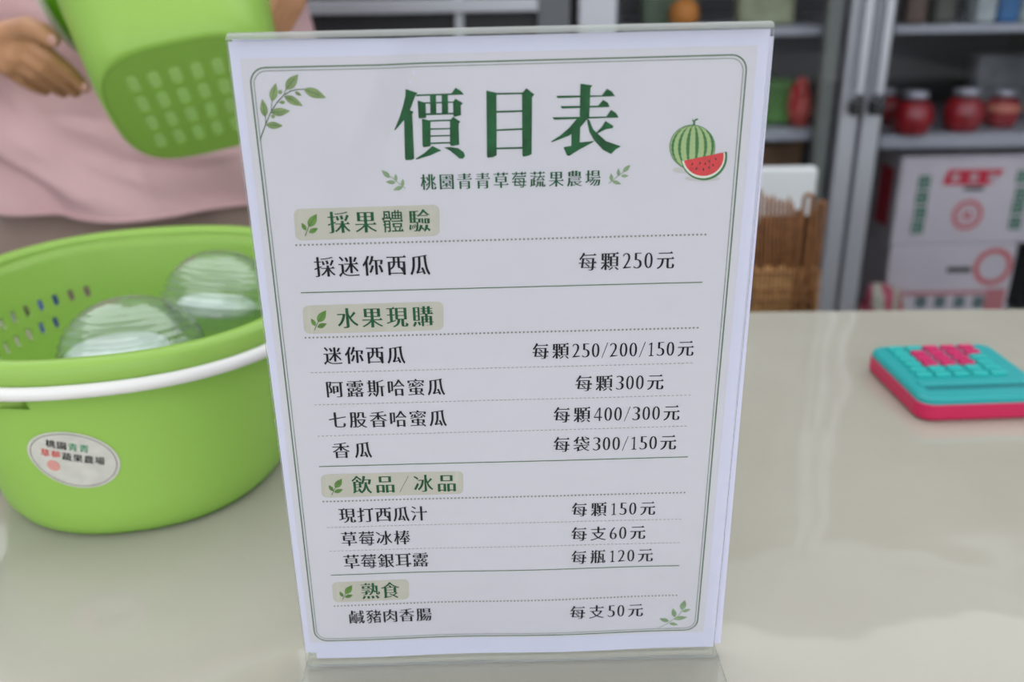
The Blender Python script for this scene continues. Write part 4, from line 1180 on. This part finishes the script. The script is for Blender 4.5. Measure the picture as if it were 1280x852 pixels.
# neck and head
chain(bm, [Vector((PX, PY + .03, .48)), Vector((PX, PY + .02, .62)), Vector((PX, PY, .66))], [.065, .052, .052])
HC = Vector((PX, PY - .02, .745))
capsule(bm, HC + Vector((0, .02, .03)), HC + Vector((0, -.01, -.01)), .088, .080)
capsule(bm, HC + Vector((0, -.03, -.045)), HC + Vector((0, -.058, -.082)), .055, .030)
capsule(bm, HC + Vector((0, -.088, .010)), HC + Vector((0, -.108, -.022)), .010, .014)
for sx in (-1, 1):
    capsule(bm, HC + Vector((sx * .084, .01, .015)), HC + Vector((sx * .088, .012, -.020)), .013, .009)
    capsule(bm, HC + Vector((sx * .012, -.092, -.052)), HC + Vector((sx * .022, -.084, -.052)), .007, .005)
body = fused('body', bm, .0028, M['skin'], person, 3)
def bead(name, c, r, mat, parent, off=PO):
    m = MB(); m.lathe([(.0001, -r[2])] + [(math.cos(t) * 1, math.sin(t)) for t in ()] + [], 8) if False else None
    bm = bmesh.new(); bmesh.ops.create_uvsphere(bm, u_segments=14, v_segments=9, radius=1)
    for v_ in bm.verts: v_.co = Vector((v_.co.x * r[0], v_.co.y * r[1], v_.co.z * r[2])) + Vector(c) - off
    me = bpy.data.meshes.new(name); bm.to_mesh(me); bm.free(); return link(name, me, mat, parent, True)
for sx in (-1, 1):
    bead('eye', HC + Vector((sx * .031, -.083, .012)), (.011, .009, .008), pmat('eye_white', (.6, .6, .6), .2), person)
    bead('iris', HC + Vector((sx * .031, -.0905, .012)), (.0045, .003, .0045), M['hair'], person)
bm = bmesh.new(); bmesh.ops.create_uvsphere(bm, u_segments=28, v_segments=18, radius=1)
for v_ in list(bm.verts):
    c = v_.co.copy(); q = Vector((c.x * .100, c.y * .108 + .018, c.z * .112 + .030))
    if c.y < -.2 and c.z < .42: q.y = max(q.y, -.045)
    v_.co = q + HC - PO
me = bpy.data.meshes.new('hair'); bm.to_mesh(me); bm.free(); link('hair', me, M['hair'], person, True)
# finger nails
for p, q, r in ((A(352, 268, .5585), A(345, 262, .566), .0050), (A(566, 578, .594), A(560, 580, .600), .0042)):
    bead('finger_nail', p + Vector((0, .0, 0)), (r, .0018, r * 1.1), M['nail'], body)
# shirt: torso and sleeves
def hem_z(t): return 0
FOLDS = []
for a, b, am, wd in (((-10, 145), (100, 215), .0075, .010), ((-20, 105), (70, 185), .006, .009), ((55, 143), (140, 153), -.006, .007), ((92, 192), (215, 236), .006, .009),
                     ((150, 200), (260, 214), -.006, .008), ((-20, 185), (120, 242), .005, .010), ((165, 190), (200, 252), .005, .009), ((230, 200), (300, 190), .006, .008), ((30, 130), (160, 185), .005, .012)):
    A_2, B_2 = at(*a, .735), at(*b, .735); FOLDS.append((Vector((A_2.x, A_2.z)), Vector((B_2.x, B_2.z)), am, wd))
def folds(x, z):
    q = Vector((x, z)); r = 0
    for a, b, am, wd in FOLDS:
        d = b - a; t = max(0, min(1, (q - a).dot(d) / d.dot(d))); e = (q - (a + d * t)).length
        r += am * math.exp(-(e / wd) ** 2) * (.35 + .65 * math.sin(PI * min(1, max(0, t))))
    return r
bm = bmesh.new(); n = 260; rows = []
prof = [(.049, .240, .150), (.075, .240, .150), (.12, .235, .145), (.20, .225, .137), (.29, .218, .133), (.38, .215, .130), (.46, .210, .115), (.52, .170, .095), (.56, .090, .075), (.575, .070, .065)]
zz = []
for k in range(130):
    s = k / 129 * (len(prof) - 1); i = min(int(s), len(prof) - 2); f_ = s - i
    zz.append([prof[i][j] * (1 - f_) + prof[i + 1][j] * f_ for j in range(3)])
for z, a_, b_ in zz:
    ring_ = []
    for k in range(n):
        t = 2 * PI * k / n; x, y = superell(t, a_, b_, 2.4)
        # drapery folds: pulls running across the belly, deeper near the hem
        fall = max(0, 1 - (z - .05) / .33)
        if math.sin(t) < .35:
            fl = .0115 * fall * math.sin(26 * x + 34 * z + 3.0 * noise.noise(Vector((x * 8, z * 8, 1)))) + .022 * fall * noise.noise(Vector((x * 11 + z * 7, z * 16, 4.2)))
        else: fl = 0
        if math.sin(t) < 0: fl += folds(PX + x, z)
        nrm = Vector((x, y, 0)).normalized()
        zo = z + (.012 * math.cos(t + PI / 2) * -1 if z < .06 else 0) * 0 + .022 * (1 - max(0, -math.sin(t))) * max(0, 1 - (z - .05) / .06) * .8
        ring_.append(bm.verts.new(Vector((PX + x, PY + y, zo)) + nrm * fl))
    rows.append(ring_)
for i in range(len(rows) - 1):
    for k in range(n): bm.faces.new((rows[i][k], rows[i][(k + 1) % n], rows[i + 1][(k + 1) % n], rows[i + 1][k]))
for v_ in bm.verts: v_.co -= PO
me = bpy.data.meshes.new('shirt'); bm.to_mesh(me); bm.free(); sh_ = link('shirt', me, M['shirt'], person, True); solid(sh_, .003, -1)
m = MB()
pts = [rows_co for rows_co in [me.vertices[k].co.copy() for k in range(n)]]
m.tube([p + Vector((p.x, p.y, 0)).normalized() * .0006 for p in pts], .0028, 6, closed=True); m.build('hem', M['shirt'], sh_)
for nm, P_, Q_ in (('sleeve', RSH, REL), ('sleeve', LSH, LEL)):
    m = MB(); a = P_ + Vector((0, 0, 0)); b = P_.lerp(Q_, .62); pts = [a.lerp(b, i / 8) for i in range(9)]
    pts[0] = P_.lerp(Vector((PX, PY, .47)), .30)
    m.tube([p - PO for p in pts], [.070, .068, .066, .064, .063, .062, .062, .063, .064], 24, cap=False); o = m.build('sleeve', M['shirt'], sh_); solid(o, .003, -1)
# trousers
bm = bmesh.new()
for sx in (-1, 1):
    chain(bm, [Vector((PX + sx * .105, PY + .0, .07)), Vector((PX + sx * .105, PY - .01, -.36)), Vector((PX + sx * .100, PY + .01, -.75))], [.102, .078, .062])
capsule(bm, Vector((PX - .115, PY + .0, .06)), Vector((PX + .115, PY + .012, .06)), .106, .106)
capsule(bm, Vector((PX - .12, PY + .0, -.04)), Vector((PX + .12, PY + .0, -.055)), .112, .112)
fused('trousers', bm, .006, M['pants'], person, 6)
for sx in (-1, 1):
    bm = bmesh.new(); capsule(bm, Vector((PX + sx * .105, PY + .05, -.765)), Vector((PX + sx * .12, PY - .13, -.772)), .034, .030); capsule(bm, Vector((PX + sx * .105, PY + .03, -.75)), Vector((PX + sx * .11, PY - .03, -.755)), .045, .034)
    for v_ in bm.verts: v_.co.z = max(v_.co.z, FLOOR + .001)
    fused('shoe', bm, .006, M['shoe'], person, 3)
